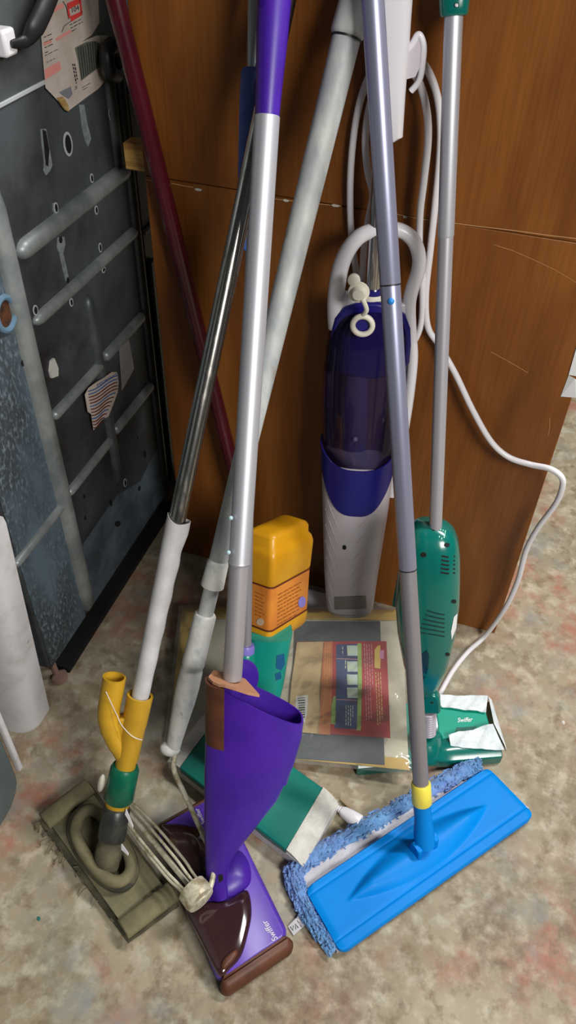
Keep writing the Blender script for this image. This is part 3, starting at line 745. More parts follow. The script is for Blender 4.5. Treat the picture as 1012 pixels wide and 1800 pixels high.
# Y connector
yc = thing_y = None
def hollow(path, radii, inner, depth, m, name, parent, seg=26):
    q = MB(); path = [V(p) for p in path]; d = (path[-1] - path[-2]).normalized()
    u = d.orthogonal().normalized(); v_ = d.cross(u)
    q2 = MB(); q2.tube(path, radii, seg, cap=False); n = seg
    last = q2.v[-n:]; e = path[-1]
    r_in = [e + (p - e) * inner for p in last]; r_dn = [p - d * depth for p in r_in]
    rings = [q2.v[i * n:(i + 1) * n] for i in range(len(path))] + [r_in, r_dn]
    q.loft(rings, True, True); return q.build(name, m, parent, sharp=40)
ym = hollow([ax.at(1424), ax.at(1418), ax.at(1404), ax.at(1340), ax.at(1330), ax.at(1275), ax.at(1272), ax.at(1222)], [0.0176, 0.0188, 0.0186, 0.0156, 0.0176, 0.0182, 0.0190, 0.0196], 0.80, 0.03, m_yellow, 'connector', om)
br = [ax.P(x, y) for x, y in ((222, 1332), (208, 1308), (197, 1284), (191, 1258), (193, 1235), (198, 1208), (201, 1190))]
hollow(cr(br, 4), [0.0145] * 4 + [0.0158] * 4 + [0.0168] * 9 + [0.0172] * 8, 0.84, 0.05, m_yellow, 'branch_pipe', ym)
b = MB(); b.prism([ax.P(x, y, 0.011) for x, y in ((196, 1276), (206, 1266), (222, 1262), (226, 1290), (222, 1316), (208, 1306))], -ax.n * 0.022); b.build('connector_web', m_yellow, ym, bevel=0.003)
b = MB(); wp = [ax.P(x, y, 0.0185) for x, y in ((186, 1216), (200, 1246), (206, 1258), (214, 1275), (232, 1294), (250, 1301))]
b.tube(cr(wp, 5), 0.0006, 6); b.build('tape_thread', m_white, ym)
b = MB(); b.tube([ax.at(1406), ax.at(1402), ax.at(1352), ax.at(1346)], [0.0205, 0.0232, 0.0222, 0.0195], 24); b.build('green_band', m_green_tape, om)
b = MB(); b.ball(ax.P(178, 1376), (0.006, 0.016, 0.008), (ax.r, ax.w, ax.n)); b.build('band_knob', mat('dirty_white', rgb(180, 176, 160), 0.6), om)
b = MB(); c1, c2_ = ax.at(1418), fl(190, 1508, 0.052)
b.tube(cr([c1 + ax.w * 0.004, c1, c1.lerp(c2_, 0.4), c1.lerp(c2_, 0.75), c2_, fl(194, 1530, 0.035)], 4), [0.0185] * 3 + [0.0195 + 0.0008 * math.sin(i * 2.1) for i in range(10)] + [0.0210] * 4 + [0.019, 0.016, 0.014, 0.012], 22); tj = b.build('taped_joint', m_dirtdark, om)
b = MB(); b.tube([c1.lerp(c2_, t_) for t_ in (0.0, 0.03, 0.25, 0.5, 0.62)], [0.0200, 0.0218, 0.0214, 0.0220, 0.0208], 22); b.build('black_tape', mat('black_tape', rgb(38, 40, 40), 0.35, c2=rgb(58, 58, 52), scale=30, bump=0.25), tj)
b = MB()
for i, (p, q_) in enumerate((((222, 1418), (236, 1436)), ((214, 1478), (228, 1484)))):
    b = MB(); a0, a1 = ax.P(*p), ax.P(*q_)
    b.prism([a0 + ax.n * 0.019, a0 + ax.n * 0.019 + ax.w * 0.010, a1 + ax.n * 0.026 + ax.w * 0.004, a1 + ax.n * 0.026], ax.r * 0.0008); b.build('tape_scrap', m_white, om, smooth=False)
ZQ = 0.024
A_, B_, C_, D_ = fl(84, 1442, ZQ), fl(156, 1386, ZQ), fl(303, 1578, ZQ), fl(226, 1640, ZQ)
b = MB(); b.slab(lambda u, v: A_.lerp(B_, u).lerp(D_.lerp(C_, u), v) + V((0, 0, 0.0015 * math.sin(9 * v + 3 * u))), 14, 30, (0, 0, -0.014)); b.build('base_plate', m_dirt, om)
b = MB(); q0 = [fl(*p, 0.012) for p in ((70, 1446), (158, 1376), (314, 1588), (224, 1654))]
b.slab(lambda u, v: q0[0].lerp(q0[1], u).lerp(q0[3].lerp(q0[2], u), v) + V((0, 0, 0.002 * math.sin(40 * v) * math.sin(17 * u))), 20, 50, (0, 0, -0.0115)); b.build('dust_pad', m_dirtdark, om)
for P0, P1 in (((78, 1444), (158, 1382)), ((216, 1634), (304, 1566))):
    a0, a1 = fl(*P0, 0.026), fl(*P1, 0.026); d = (a1 - a0).normalized(); s = V((0, 0, 1)).cross(d)
    b = MB(); b.loft([[a0 + d * ((a1 - a0).length * t_) + s * (0.017 * math.cos(k)) + V((0, 0, 0.010 * math.sin(k) * w_)) for k in [2 * math.pi * j / 14 for j in range(14)]] for t_, w_ in ((0, .8), (0.03, 1), (0.5, 1.08), (0.97, 1), (1, .8))])
    b.build('rolled_flap', m_dirtring, om, sharp=60)
op = [(133, 1462), (144, 1492), (166, 1524), (192, 1546), (214, 1548), (229, 1530), (226, 1502), (208, 1470), (186, 1440), (160, 1424), (140, 1436)]
b = MB(); b.tube(cr([fl(x, y, 0.046) for x, y in op], 6, True), 0.0095, 12, closed=True); b.build('bumper_ring', m_dirtring, om)
b = MB(); cx_, cy_ = 183, 1490; b.tube(cr([fl(cx_ + (x - cx_) * 1.12, cy_ + (y - cy_) * 1.10 + 4, 0.030) for x, y in op], 6, True), 0.0085, 12, closed=True); b.build('bumper_ring', m_dirtdark, om)
for i in range(26):
    t_ = random.random(); e = (q0[0].lerp(q0[3], t_) if i % 2 else q0[3].lerp(q0[0], 1 - t_ * 0.3))
    d = V((random.uniform(-1, 0.2), random.uniform(-1, .4), 0)).normalized() * random.uniform(0.006, 0.02)
    if i == 0: lint = MB()
    lint.tube(cr([e + V((0, 0, .004)), e + d * 0.6 + V((random.uniform(-.005, .005), random.uniform(-.005, .005), 0.003)), e + d + V((0, 0, -0.009 + 0.0))], 3), 0.0007, 4)
for p in lint.v: p.z = max(p.z, 0.0006)
lo_ = lint.build('lint', m_dirtring, om); lo_['kind'] = 'stuff'

# ------------------------------------------------------------------ wet mop with purple body
ax = Axis(fl(386, 1548, 0.055), yp(482, 0, -0.10))
wm = thing('spray_mop', (ax.A.x, ax.A.y, 0), 'purple spray mop with a flared bottle holder, silver pole and smoked brown cover', 'mop')
RW = 0.0150
b = MB(); b.tube([ax.at(1192), ax.at(990)], RW - 0.0012, 28); b.build('lower_tube', m_alu_low if False else mat('satin_grey_tube', rgb(168, 164, 168), 0.42, 0.4), wm)
b = MB(); b.tube([ax.at(991), ax.at(989), ax.at(985), ax.at(205), ax.at(201)], [RW - .0006, RW + .0004, RW - 0.0002, RW + 0.0003, RW - 0.002], 28); b.build('upper_tube', m_alu, wm)
for y in (906, 966):
    b = MB(); b.ball(ax.P(406 if y == 906 else 402, y) + ax.n * (RW - 0.002), (0.0032, 0.0032, 0.003), (ax.r, ax.w, ax.n), 10, 6); b.build('rivet', mat('pale_rivet', rgb(170, 200, 206), 0.4), wm)
tp = ax.to_panel(0.020)
b = MB(); hp = [ax.at(204), ax.at(150), ax.at(60), ax.at(0), tp]
b.loft([ring(c0, ax.r, ax.n, a_, b2, 28) for c0, a_, b2 in zip(hp, (0.0145, 0.0158, 0.0185, 0.0195, 0.018), (0.0150, 0.0160, 0.018, 0.019, 0.018))]); hh = b.build('handle', m_purple, wm)
hv = b.bvh(); q = MB(); decal(hv, oval(462, 2, 5, 10, 14), 0.0008, q); q.build('trigger_slot', m_purple_dark, hh)
# flared holder: rings across the tool, tilted so that the rim falls towards the open side
prof = [(1572, 368, 402), (1545, 366, 399), (1522, 365, 403), (1495, 363, 412), (1459, 361, 440), (1399, 361, 487), (1339, 363, 515), (1300, 365, 528), (1262, 367, 533)]
def hold(a0, a1, dep):
    c0 = (a0 + a1) / 2; hx = (a1 - a0) / 2; rg = []
    for k in range(44):
        t_ = 2 * math.pi * k / 44; x, y = math.cos(t_), math.sin(t_)
        x = math.copysign(abs(x) ** 0.8, x); y = math.copysign(abs(y) ** 0.62, y)
        rg.append(c0 + hx * x + ax.n * (dep * y * (1 - 0.30 * max(0, -x))))
    return rg
deps = [0.018, 0.019, 0.021, 0.024, 0.028, 0.032, 0.034, 0.034]
hl = [(366, 1572), (363, 1548), (361, 1522), (360, 1480), (359, 1430), (359, 1360), (361, 1290), (364, 1230)]
hr = [(402, 1568), (399, 1545), (403, 1516), (414, 1492), (444, 1454), (488, 1398), (516, 1339), (530, 1290)]
rings = [hold(ax.P(*a), ax.P(*c_), d) for a, c_, d in zip(hl, hr, deps)]
rim = hold(ax.P(367, 1188), ax.P(533, 1264), 0.034)
c0 = sum(rim, V((0, 0, 0))) / len(rim)
r_in = [p + (c0 - p).normalized() * 0.003 for p in rim]
r_dn = [c0 + (p - c0) * 0.94 - ax.w * 0.06 for p in r_in]
r_bt = [c0 + (p - c0) * 0.80 - ax.w * 0.11 for p in r_in]
b = MB(); b.loft(rings + [rim, r_in, r_dn, r_bt]); ho = b.build('bottle_holder', m_purple, wm, sharp=50)
HV = b.bvh()
# brown strip down the spine and tan top plate round the pole
b = MB(); rings = []
for py in (1192, 1240, 1285, 1297):
    a0 = ax.P(364.5, py); rings.append([a0 + ax.r * (x * 0.026 - 0.001) + ax.n * y for x, y in ((0.0, -0.010), (-0.10, 0.0), (-0.03, 0.013), (0.2, 0.023), (0.55, 0.029), (1.0, 0.0325), (1.0, 0.028), (0.5, 0.0), (0.3, -0.01))])
b.loft(rings); b.build('brown_strip', m_brown, ho, sharp=50)
b = MB(); z0 = ax.at(1194)
plate_o = [ax.P(x, y, o_) for x, y, o_ in ((366, 1190, 0.008), (374, 1198, 0.02), (385, 1203, 0.027), (396, 1204, 0.031), (415, 1210, 0.034), (436, 1217, 0.034), (456, 1221, 0.03), (444, 1207, 0.005), (431, 1193, -0.012), (415, 1190, -0.02), (395, 1182, -0.02), (375, 1178, -0.015))]
b.prism(plate_o, -ax.w * 0.004); b.build('tan_plate', m_tan, ho, smooth=False)
b = MB(); e0 = ax.P(428, 1190, -0.030); b.loft([ring(e0 + ax.n * k, ax.r, ax.w, a_, a_ * 1.2, 24) for k, a_ in ((-0.004, 0.022), (0.004, 0.022))]); b.build('rear_ear', m_purple_dark, ho)
b = MB(); b.tube([ax.P(386, 1542, 0.022), ax.P(387, 1552, 0.023)], [0.004, 0.004], 10); 
q = MB(); decal(HV, [(383, 1538), (391, 1536), (392, 1546), (385, 1551)], 0.001, q)
if q.v: q.build('latch_slot', m_black, ho)
# base
ZW = 0.034
g1, g2, g3 = fl(519, 1661, ZW), fl(393, 1746, ZW), fl(272, 1452, ZW)
g4 = g1 + (g3 - g2)
LU = (g2 - g3).normalized(); LV = (g4 - g3).normalized(); LL = (g2 - g3).length; LW = (g4 - g3).length
def wb(u, v, h=0.0):
    p = g3 + LU * (LL * u) + LV * (LW * v); p.z = ZW + h; return p
def rrect(u0, u1, v0, v1, r, h, n=6):
    out = []
    for cx_, cy_, a0 in ((u1 - r / LL, v1 - r / LW, 0), (u0 + r / LL, v1 - r / LW, 90), (u0 + r / LL, v0 + r / LW, 180), (u1 - r / LL, v0 + r / LW, 270)):
        for j in range(n):
            t_ = math.radians(a0 + 90 * j / (n - 1)); out.append(wb(cx_ + r / LL * math.cos(t_), cy_ + r / LW * math.sin(t_), h))
    return out
b = MB(); b.loft([rrect(0.02, 0.93, 0.0, 1.0, 0.012, -ZW + 0.008), rrect(0.02, 0.93, 0.0, 1.0, 0.012, -0.010), rrect(0.02, 0.93, 0.03, 0.97, 0.012, -0.002), rrect(0.02, 0.93, 0.06, 0.94, 0.010, 0.0)])
ba = b.build('base', m_purple_base, wm, sharp=40)
BV = b.bvh()
b = MB(); b.loft([rrect(0.925, 1.0, -0.01, 1.01, 0.012, -ZW + 0.004), rrect(0.925, 1.005, -0.01, 1.01, 0.012, -0.016), rrect(0.925, 0.985, 0.02, 0.98, 0.010, -0.004), rrect(0.925, 0.965, 0.06, 0.94, 0.006, -0.001)]); b.build('brown_bumper', m_brown, ba, sharp=50)
b = MB(); b.loft([rrect(-0.02, 0.05, -0.01, 1.01, 0.012, -ZW + 0.004), rrect(-0.03, 0.05, -0.01, 1.01, 0.012, -0.016), rrect(0.0, 0.05, 0.02, 0.98, 0.008, -0.004)]); b.build('brown_bumper', m_brown, ba, sharp=50)
b = MB(); b.box((0, 0, 0), (0, 0, 0)) if False else b.loft([rrect(0.03, 0.97, 0.03, 0.97, 0.01, -ZW + 0.0005), rrect(0.03, 0.97, 0.03, 0.97, 0.01, -ZW + 0.009)]); b.build('cleaning_pad', m_dirtdark, ba)
# smoked covers (raised, domed)
def cover(outl, h, name, m):
    pts = cr([(x, y, 0) for x, y in outl], 6, True); pts = [fl(p.x, p.y, ZW) for p in pts]
    c0 = sum(pts, V((0, 0, 0))) / len(pts)
    q = MB(); rings = []
    for k, hh_ in ((1.0, -0.004), (1.0, 0.0015), (0.96, 0.55 * h), (0.86, 0.85 * h), (0.6, h), (0.25, h * 1.02)):
        rings.append([c0 + (p - c0) * k + V((0, 0, hh_)) for p in pts])
    q.loft(rings); return q.build(name, m, ba, sharp=60)
cover([(372, 1586), (402, 1582), (428, 1566), (438, 1572), (442, 1605), (436, 1640), (424, 1680), (404, 1704), (390, 1716), (378, 1704), (350, 1650), (326, 1600), (345, 1590)], 0.008, 'smoked_cover', m_cover)
cover([(283, 1458), (300, 1450), (330, 1452), (352, 1460), (366, 1490), (362, 1540), (345, 1562), (318, 1566), (302, 1530)], 0.008, 'smoked_cover', m_cover)
cover([(388, 1702), (392, 1690), (410, 1673), (418, 1672), (416, 1684), (402, 1700), (392, 1708)], 0.0115, 'cover_latch', m_brown)
# swivel collar on the base
pts = [fl(x, y, ZW) for x, y in ((366, 1574), (384, 1582), (408, 1578), (432, 1562), (441, 1546), (438, 1520), (424, 1500), (406, 1498), (384, 1510), (368, 1540))]
pts = cr(pts, 4, True); c0 = sum(pts, V((0, 0, 0))) / len(pts)
b = MB(); b.loft([[c0 + (p - c0) * k + V((0, 0, h)) for p in pts] for k, h in ((1, -0.004), (1, 0.006), (0.95, 0.010), (0.6, 0.016), (0.3, 0.02))]); b.build('swivel_collar', m_purple, wm, sharp=60)
m_logo = mat('logo_white', rgb(212, 206, 222), 0.5)
for o_, ux, uy, nm in (((474, 1636), (-7.6, -12.2), (-13.5, 7.4), 'near'), ((352, 1435), (-4.6, -9.6), (-9.6, 3.5), 'far')):
    q = MB(); text_decal(BV, 'Swiffer', o_, ux, uy, 0.012, 0.0007, q); q.build('logo', m_logo, ba, smooth=False)

# ------------------------------------------------------------------ paint roller on its extension pole
ax = Axis(fl(303, 1316, 0.15), yp(625, 0, -0.05))
pr = thing('paint_roller', (fl(345, 1575, 0.05).x, fl(345, 1575, 0.05).y, 0.0), 'bare wire paint roller frame on a paint-spattered grey extension pole', 'paint roller')
b = MB(); b.tube([ax.at(985), ax.at(62)], [0.0140, 0.0172], 26); b.build('pole', m_galv, pr)
b = MB(); b.tube([ax.at(66), ax.at(62), ax.at(58), ax.at(20), ax.to_panel(0.02)], [0.0175, 0.0195, 0.0205, 0.0195, 0.018], 26); b.build('pole_ferrule', m_galv, pr)
b = MB(); b.tube([ax.at(69), ax.at(65)], 0.0183, 26); b.build('dark_band', m_blackrub, pr)
b = MB(); b.tube([ax.at(1032), ax.at(1030), ax.at(990), ax.at(984)], [0.0150, 0.0172, 0.0160, 0.0142], 24); b.build('ferrule', m_galv_low, pr)
b = MB(); b.tube([ax.at(1085), ax.at(1028)], 0.0118, 20); b.build('threaded_stub', m_galv, pr)
hp = [(1312, .0120), (1300, .0125), (1285, .0135), (1262, .0150), (1235, .0172), (1205, .0182), (1178, .0172), (1172, .0158), (1168, .0176), (1160, .0176), (1110, .0170), (1082, .0168), (1079, .0150)]
b = MB(); b.tube([ax.at(y) for y, _ in hp], [r for _, r in hp], 26); gr_ = b.build('grip', m_galv_low, pr)
b = MB(); b.ball(ax.at(1316) - ax.r * 0.004, (0.017, 0.012, 0.015), (ax.r, ax.w, ax.n)); b.build('grip_nose', m_galv_low, gr_)
zs = [0.150, 0.138, 0.125, 0.110, 0.092, 0.080, 0.074]
rod = [fl(x, y, z) for (x, y), z in zip(((311, 1312), (305, 1350), (322, 1391), (349, 1450), (379, 1515), (369, 1561), (352, 1577)), zs)]
b = MB(); b.tube(cr(rod[:5], 6) + cr(rod[4:], 6)[1:], 0.0042, 10); b.build('bent_rod', m_wire, pr)
e0, e1 = fl(345, 1572, 0.075), fl(218, 1418, 0.070); d = (e1 - e0).normalized(); u = V((0, 0, 1)); u = (u - d * u.dot(d)).normalized(); s = d.cross(u)
b = MB(); b.loft([ring(e0 - d * k, u, s, r, r, 24) for k, r in ((-0.014, 0.019), (-0.012, 0.023), (0.006, 0.024), (0.012, 0.022), (0.0125, 0.010), (0.015, 0.009))]); b.build('end_cap', m_wire, pr)
for k in range(5):
    a_ = 2 * math.pi * k / 5 + 0.35; o_ = u * math.cos(a_) + s * math.sin(a_); L_ = (e1 - e0).length
    b = MB(); b.tube(cr([e0 + d * 0.008 + o_ * 0.014, e0 + d * (L_ * 0.17) + o_ * 0.016, e0 + d * (L_ * 0.3) + o_ * 0.0185, e0 + d * (L_ * 0.65) + o_ * 0.0185, e0 + d * (L_ * 0.92) + o_ * 0.015, e1 + o_ * 0.010], 4), 0.0023 if k != 2 else 0.0036, 8); b.build('cage_wire', m_wire, pr)
b = MB(); b.tube([e0, e1], 0.0040, 10); b.build('axle', m_wire, pr)
b = MB(); b.loft([ring(e1 + d * k, u, s, 0.014, 0.014, 20) for k in (-0.003, 0.004)]); b.build('far_cap', m_wire, pr)

# ------------------------------------------------------------------ teal mop with the amber bottle
ax = Axis(fl(430, 1352, 0.055), yp(447, 0, -0.04))
rm = thing('bottle_mop', (ax.A.x, ax.A.y, 0), 'teal mop with an upside-down amber bottle and a thin grey pole', 'mop')
b = MB(); b.tube([ax.at(1145), ax.at(410)], 0.0083, 20); b.build('pole', mat('grey_thin_tube', rgb(160, 158, 164), 0.4, 0.4), rm)
b = MB(); b.tube([ax.at(420), ax.to_panel(0.01)], 0.0080, 18); b.build('upper_tube', mat('pale_grey_tube', rgb(190, 198, 200), 0.4, 0.2), rm)
b = MB(); tl = [ax.at(404), ax.at(398), ax.at(300), ax.at(180), ax.at(126), ax.at(121)]
b.loft([ring(c0 + ax.r * o_, ax.r, ax.n, a_, 0.016, 20, 2.6) for c0, a_, o_ in zip(tl, (0.010, 0.0125, 0.0135, 0.0145, 0.0145, 0.012), (-0.003, -0.004, -0.005, -0.003, -0.001, -0.001))]); b.build('foam_grip', m_foam, rm)
b = MB(); b.prism([ax.P(x, y, 0.006) for x, y in ((423, 398), (432, 402), (433, 440), (428, 440), (428, 412), (423, 408))], ax.n * 0.008); b.build('hook_tip', m_bluehook, rm, bevel=0.001)
b = MB(); b.tube([ax.at(1150), ax.at(1146), ax.at(1137), ax.at(1133)], [0.0125, 0.0135, 0.0135, 0.0118], 22); b.build('collar', m_lav, rm)
# bottle section from the photograph's near corner and its two visible faces
off = -0.012
Kt, Kb = pl(478, 1033, ax.A + ax.n * off, ax.n), pl(474, 1114, ax.A + ax.n * off, ax.n)
bw = (Kt - Kb).normalized()
Rr = pl(546, 996, Kt, bw) - Kt; Lr = pl(446, 1020, Kt, bw) - Kt
ur = Rr.normalized(); ul = (Lr - ur * Lr.dot(ur)); ul = ul.normalized()
WR, WL = Rr.length * 1.05, 0.066
def bsec(py, inset, r=0.010, ref=(478, 1033), sh=0.0):
    k = pl(478 - (py - 1033) * 0.05, py, ax.A + ax.n * off, ax.n)
    k = Kt + bw * ((k - Kt).dot(bw)); out = []
    for cx_, cy_, a0 in ((inset + r, inset + r, 180), (WR - inset - r, inset + r, 270), (WR - inset - r, WL - inset - r, 0), (inset + r, WL - inset - r, 90)):
        for j in range(6):
            t_ = math.radians(a0 + 90 * j / 5); out.append(k + ur * (cx_ + r * math.cos(t_)) + ul * (cy_ + r * math.sin(t_)))
    return out
b = MB(); b.loft([bsec(1150, 0.016), bsec(1141, 0.005), bsec(1134, 0.001), bsec(1116, 0.0), bsec(1112, 0.0015), bsec(1036, 0.0015), bsec(1031, 0.0), bsec(1000, -0.001), bsec(984, -0.0015), bsec(974, 0.001), bsec(968, 0.005), bsec(955, 0.0055), bsec(950, 0.008), bsec(946, 0.016, 0.008)])
bo = b.build('bottle', m_orange, rm, sharp=70)
b = MB(); b.loft([bsec(1111, 0.0006), bsec(1037, 0.0006)], False, False); lb_ = b.build('bottle_label', m_orange_label, bo); OV = b.bvh()
for y in (1036, 1112):
    b = MB(); b.loft([bsec(y + 1.6, 0.0001), bsec(y - 1.6, 0.0001)], False, False); b.build('label_border', m_maroonink, bo)
q = MB(); print_lines(OV, (488, 1046), (0.87, -0.49), (-0.2, 6.6), 9, 48, 1.6, q, 0.0006); print_lines(OV, (448, 1040), (0.9, 0.42), (0, 6.5), 7, 19, 1.5, q, 0.0006)
pk = q.build('small_print', mat('dark_amber_ink', rgb(150, 84, 24), 0.6), lb_, smooth=False); pk['kind'] = 'stuff'
q = MB(); decal(OV, oval(530, 1058, 6.5, 10, 16, 0.2), 0.0009, q); q.build('round_mark', m_lav, lb_, smooth=False)
q = MB(); decal(OV, oval(458, 1093, 7, 6.5, 14), 0.0009, q); q.build('round_mark', mat('pale_mark', rgb(206, 180, 150), 0.6), lb_, smooth=False)
# teal neck
def nsec(py, L_, R_, bk):
    a0, a1 = ax.P(L_, py, -0.012), ax.P(R_, py, -0.012); d = a1 - a0; d = ax.r * d.dot(ax.r)
    return ring(a0 + d * 0.5 - ax.n * bk, ax.r, ax.n, d.length / 2, bk + 0.012, 32, 3.2)
b = MB(); b.loft([nsec(1352, 412, 452, 0.012), nsec(1310, 414, 470, 0.018), nsec(1260, 420, 486, 0.022), nsec(1213, 424, 499, 0.025), nsec(1160, 430, 508, 0.028), nsec(1122, 436, 515, 0.028)]); nk = b.build('bottle_cradle', m_teal_clear, rm); NV = b.bvh()
b = MB(); b.tube([ax.at(1352), ax.at(1165), ax.at(1150), ax.at(1146)], [0.013, 0.0155, 0.0155, 0.013], 20); b.build('pole_socket', m_teal_clear, rm)
for pts in ([(486, 1152), (499, 1148), (500, 1168), (494, 1178), (485, 1174)], [(483, 1184), (493, 1180), (494, 1192), (485, 1196)]):
    q = MB(); decal(NV, pts, 0.0008, q)
    if q.v: q.build('printed_mark', mat('blue_mark', rgb(8, 84, 128), 0.5), nk, smooth=False)
ZR = 0.040
hFR, hNR, hNL = fl(568, 1384, ZR), fl(503, 1494, ZR), fl(315, 1349, ZR); hFL = hFR + hNL - hNR
b = MB(); b.slab(lambda u, v: hFL.lerp(hFR, u).lerp(hNL.lerp(hNR, u), v) + V((0, 0, 0.010 * math.exp(-((u - 0.45) / 0.2) ** 2 - ((v - 0.5) / 0.3) ** 2) - 0.002 * (abs(2 * v - 1) ** 8))), 30, 20, (0, 0, -0.016)); b.build('head', m_teal, rm, bevel=0.002)
hd = (hNR - hNL).normalized(); hv_ = (hFR - hNR).normalized()
pp = [hFL - hd * 0.03, hFR + hd * 0.034, hNR + hd * 0.034, hNL - hd * 0.03]
b = MB(); b.slab(lambda u, v: (pp[0].lerp(pp[1], u).lerp(pp[3].lerp(pp[2], u), v)) + V((0, 0, -0.010 - 0.004 * (abs(2 * u - 1) ** 6))), 40, 12, (0, 0, -0.029)); b.build('white_pad', m_padwhite, rm, bevel=0.003)
for k in (0, 1):
    a0, a1 = (hFR, hNR) if k == 0 else (hFL, hNL); e = hd * (0.03 if k == 0 else -0.03)
    b = MB(); b.slab(lambda u, v: a0.lerp(a1, v) + e * u + V((0, 0, 0.001 - 0.014 * u * u)), 8, 16, (0, 0, -0.006)); b.build('pad_wrap', m_padwhite, rm)

# ------------------------------------------------------------------ steam mop with navy tank
ax = Axis(fl(617, 1088, 0.03), yp(690, 0, -0.040))
sm = thing('steam_mop', (ax.A.x, ax.A.y, 0), 'white steam mop with a navy water tank and a looped white power cord', 'steam mop')
def sec(py, L_, R_, dep, p=2.8, n=40, off=0.0, tilt=None):
    a0, a1 = ax.P(L_, py), ax.P(R_, py); d = ax.r * (a1 - a0).dot(ax.r)
    return ring(a0 + d * 0.5 + ax.n * off, ax.r, ax.n, d.length / 2, dep, n, p)
st = [(1092, 576, 650, .026), (1060, 574, 656, .030), (1000, 570, 665, .034), (930, 568, 676, .037), (880, 567, 684, .039), (840, 566, 689, .040), (812, 566, 692, .040)]
b = MB(); b.loft([sec(*q) for q in st] + [sec(800, 572, 686, .036)]); lo_b = b.build('lower_body', m_greywhite, sm); SV = b.bvh()
for i in range(7):                                  # moulded chevron ridges
    y = 865 + i * 28
    for pts in ([(571 + i * 0.3, y), (580, y + 28), (594 - i * 0.3, y + 62)], [(663 - i * 5.2, y + 6), (645 - i * 4.5, y + 24), (632 - i * 3.5, y + 36)]):
        q = MB(); ps = []
        for p in pts:
            h_, n_ = hit(SV, *p)
            if h_ is not None: ps.append(h_)
        if len(ps) == 3: q.tube(cr(ps, 4), [0.0006] * 4 + [0.0011] * 3 + [0.0011, 0.0004], 6); q.build('moulded_ridge', m_greywhite, lo_b)
q = MB(); decal(SV, oval(605, 962, 3.6, 4.2), 0.0006, q); q.build('screw_hole', m_black, lo_b, smooth=False)
q = MB(); stroke(SV, [(588 + 5 * k, 1060 - 0.15 * k) for k in range(12)], 22, 0.0012, q); q.build('grey_window', mat('grey_window', rgb(132, 124, 118), 0.5), lo_b, smooth=False)
# navy collar: curved band whose lower edge dips to a tongue
b = MB(); rows = []
def collar_pt(t_, py, grow):
    i = max(k for k in range(len(st)) if st[k][0] >= py) if py <= st[0][0] else 0
    i = min(i, len(st) - 2); (y0, l0, r0, d0), (y1, l1, r1, d1) = st[i], st[i + 1]
    k = (py - y0) / (y1 - y0); L_, R_, dd = l0 + (l1 - l0) * k, r0 + (r1 - r0) * k, d0 + (d1 - d0) * k
    a0, a1 = ax.P(L_, py), ax.P(R_, py); w_ = (a1 - a0).dot(ax.r) / 2
    x, y = math.cos(t_), math.sin(t_)
    return a0 + ax.r * w_ + ax.r * ((w_ + grow) * math.copysign(abs(x) ** (2 / 2.8), x)) + ax.n * ((dd + grow) * math.copysign(abs(y) ** (2 / 2.8), y))
NT, NR_ = 40, 8; outer_r, inner_r = [], []
for j in range(NR_ + 1):
    ro, ri = [], []
    for i in range(NT + 1):
        t_ = math.radians(-12 + 204 * i / NT); c_ = math.cos(t_); fr_ = max(0.0, 1 - abs(c_) ** 2.2)
        bot = 800 + 78 * fr_ ** 0.9; tp_ = 769 + 30 * (1 - c_ * c_) if c_ < 0 else 775 + 24 * (1 - c_ * c_)
        py = bot + (tp_ - bot) * j / NR_
        ro.append(collar_pt(t_, py, 0.0025)); ri.append(collar_pt(t_, py, 0.0002))
    outer_r.append(ro); inner_r.append(ri)
b.loft(outer_r, False, False, False); b.loft([outer_r[-1], inner_r[-1]], False, False, False); b.loft([inner_r[0], outer_r[0]], False, False, False); b.loft(inner_r[::-1], False, False, False)
b.build('navy_collar', m_navy, sm, sharp=50)
# tank: clear shell, with the navy rear plate behind it
tk = [(806, 572, 690, .034), (770, 568, 697, .038), (700, 567, 707, .040), (640, 569, 715, .040), (600, 574, 720, .038), (572, 581, 722, .036), (552, 592, 718, .032), (540, 608, 706, .026), (534, 626, 690, .016)]
b = MB(); b.loft([sec(*q, 2.5) for q in tk], False, True); tank = b.build('water_tank', m_clearnavy, sm, sharp=70); TV = b.bvh()
b = MB(); outl = [(580, 640), (581, 590), (588, 560), (604, 543), (630, 534), (662, 533), (692, 541), (712, 556), (721, 580), (722, 610), (719, 640), (700, 662), (650, 668), (600, 660)]
b.prism([ax.P(x, y, 0.020) for x, y in outl], -ax.n * 0.014); b.build('navy_plate', m_navy, sm, bevel=0.004)
b = MB(); b.prism([ax.P(x, y, -0.022) for x, y in ((574, 800), (570, 700), (574, 600), (590, 552), (716, 552), (724, 600), (713, 700), (696, 800))], -ax.n * 0.010); b.build('tank_back', mat('dark_tank_back', rgb(98, 80, 96), 0.5), sm, bevel=0.004)
b = MB(); b.loft([sec(780, 598, 646, .016, 2.2, 20, 0.006), sec(700, 601, 648, .017, 2.2, 20, 0.006), sec(650, 606, 650, .016, 2.2, 20, 0.006)]); b.build('inner_tube', mat('inner_tube', rgb(96, 84, 122), 0.3), tank)
b = MB(); b.ball(ax.P(624, 772, 0.028), 0.0042); b.build('float_ball', m_white, tank)
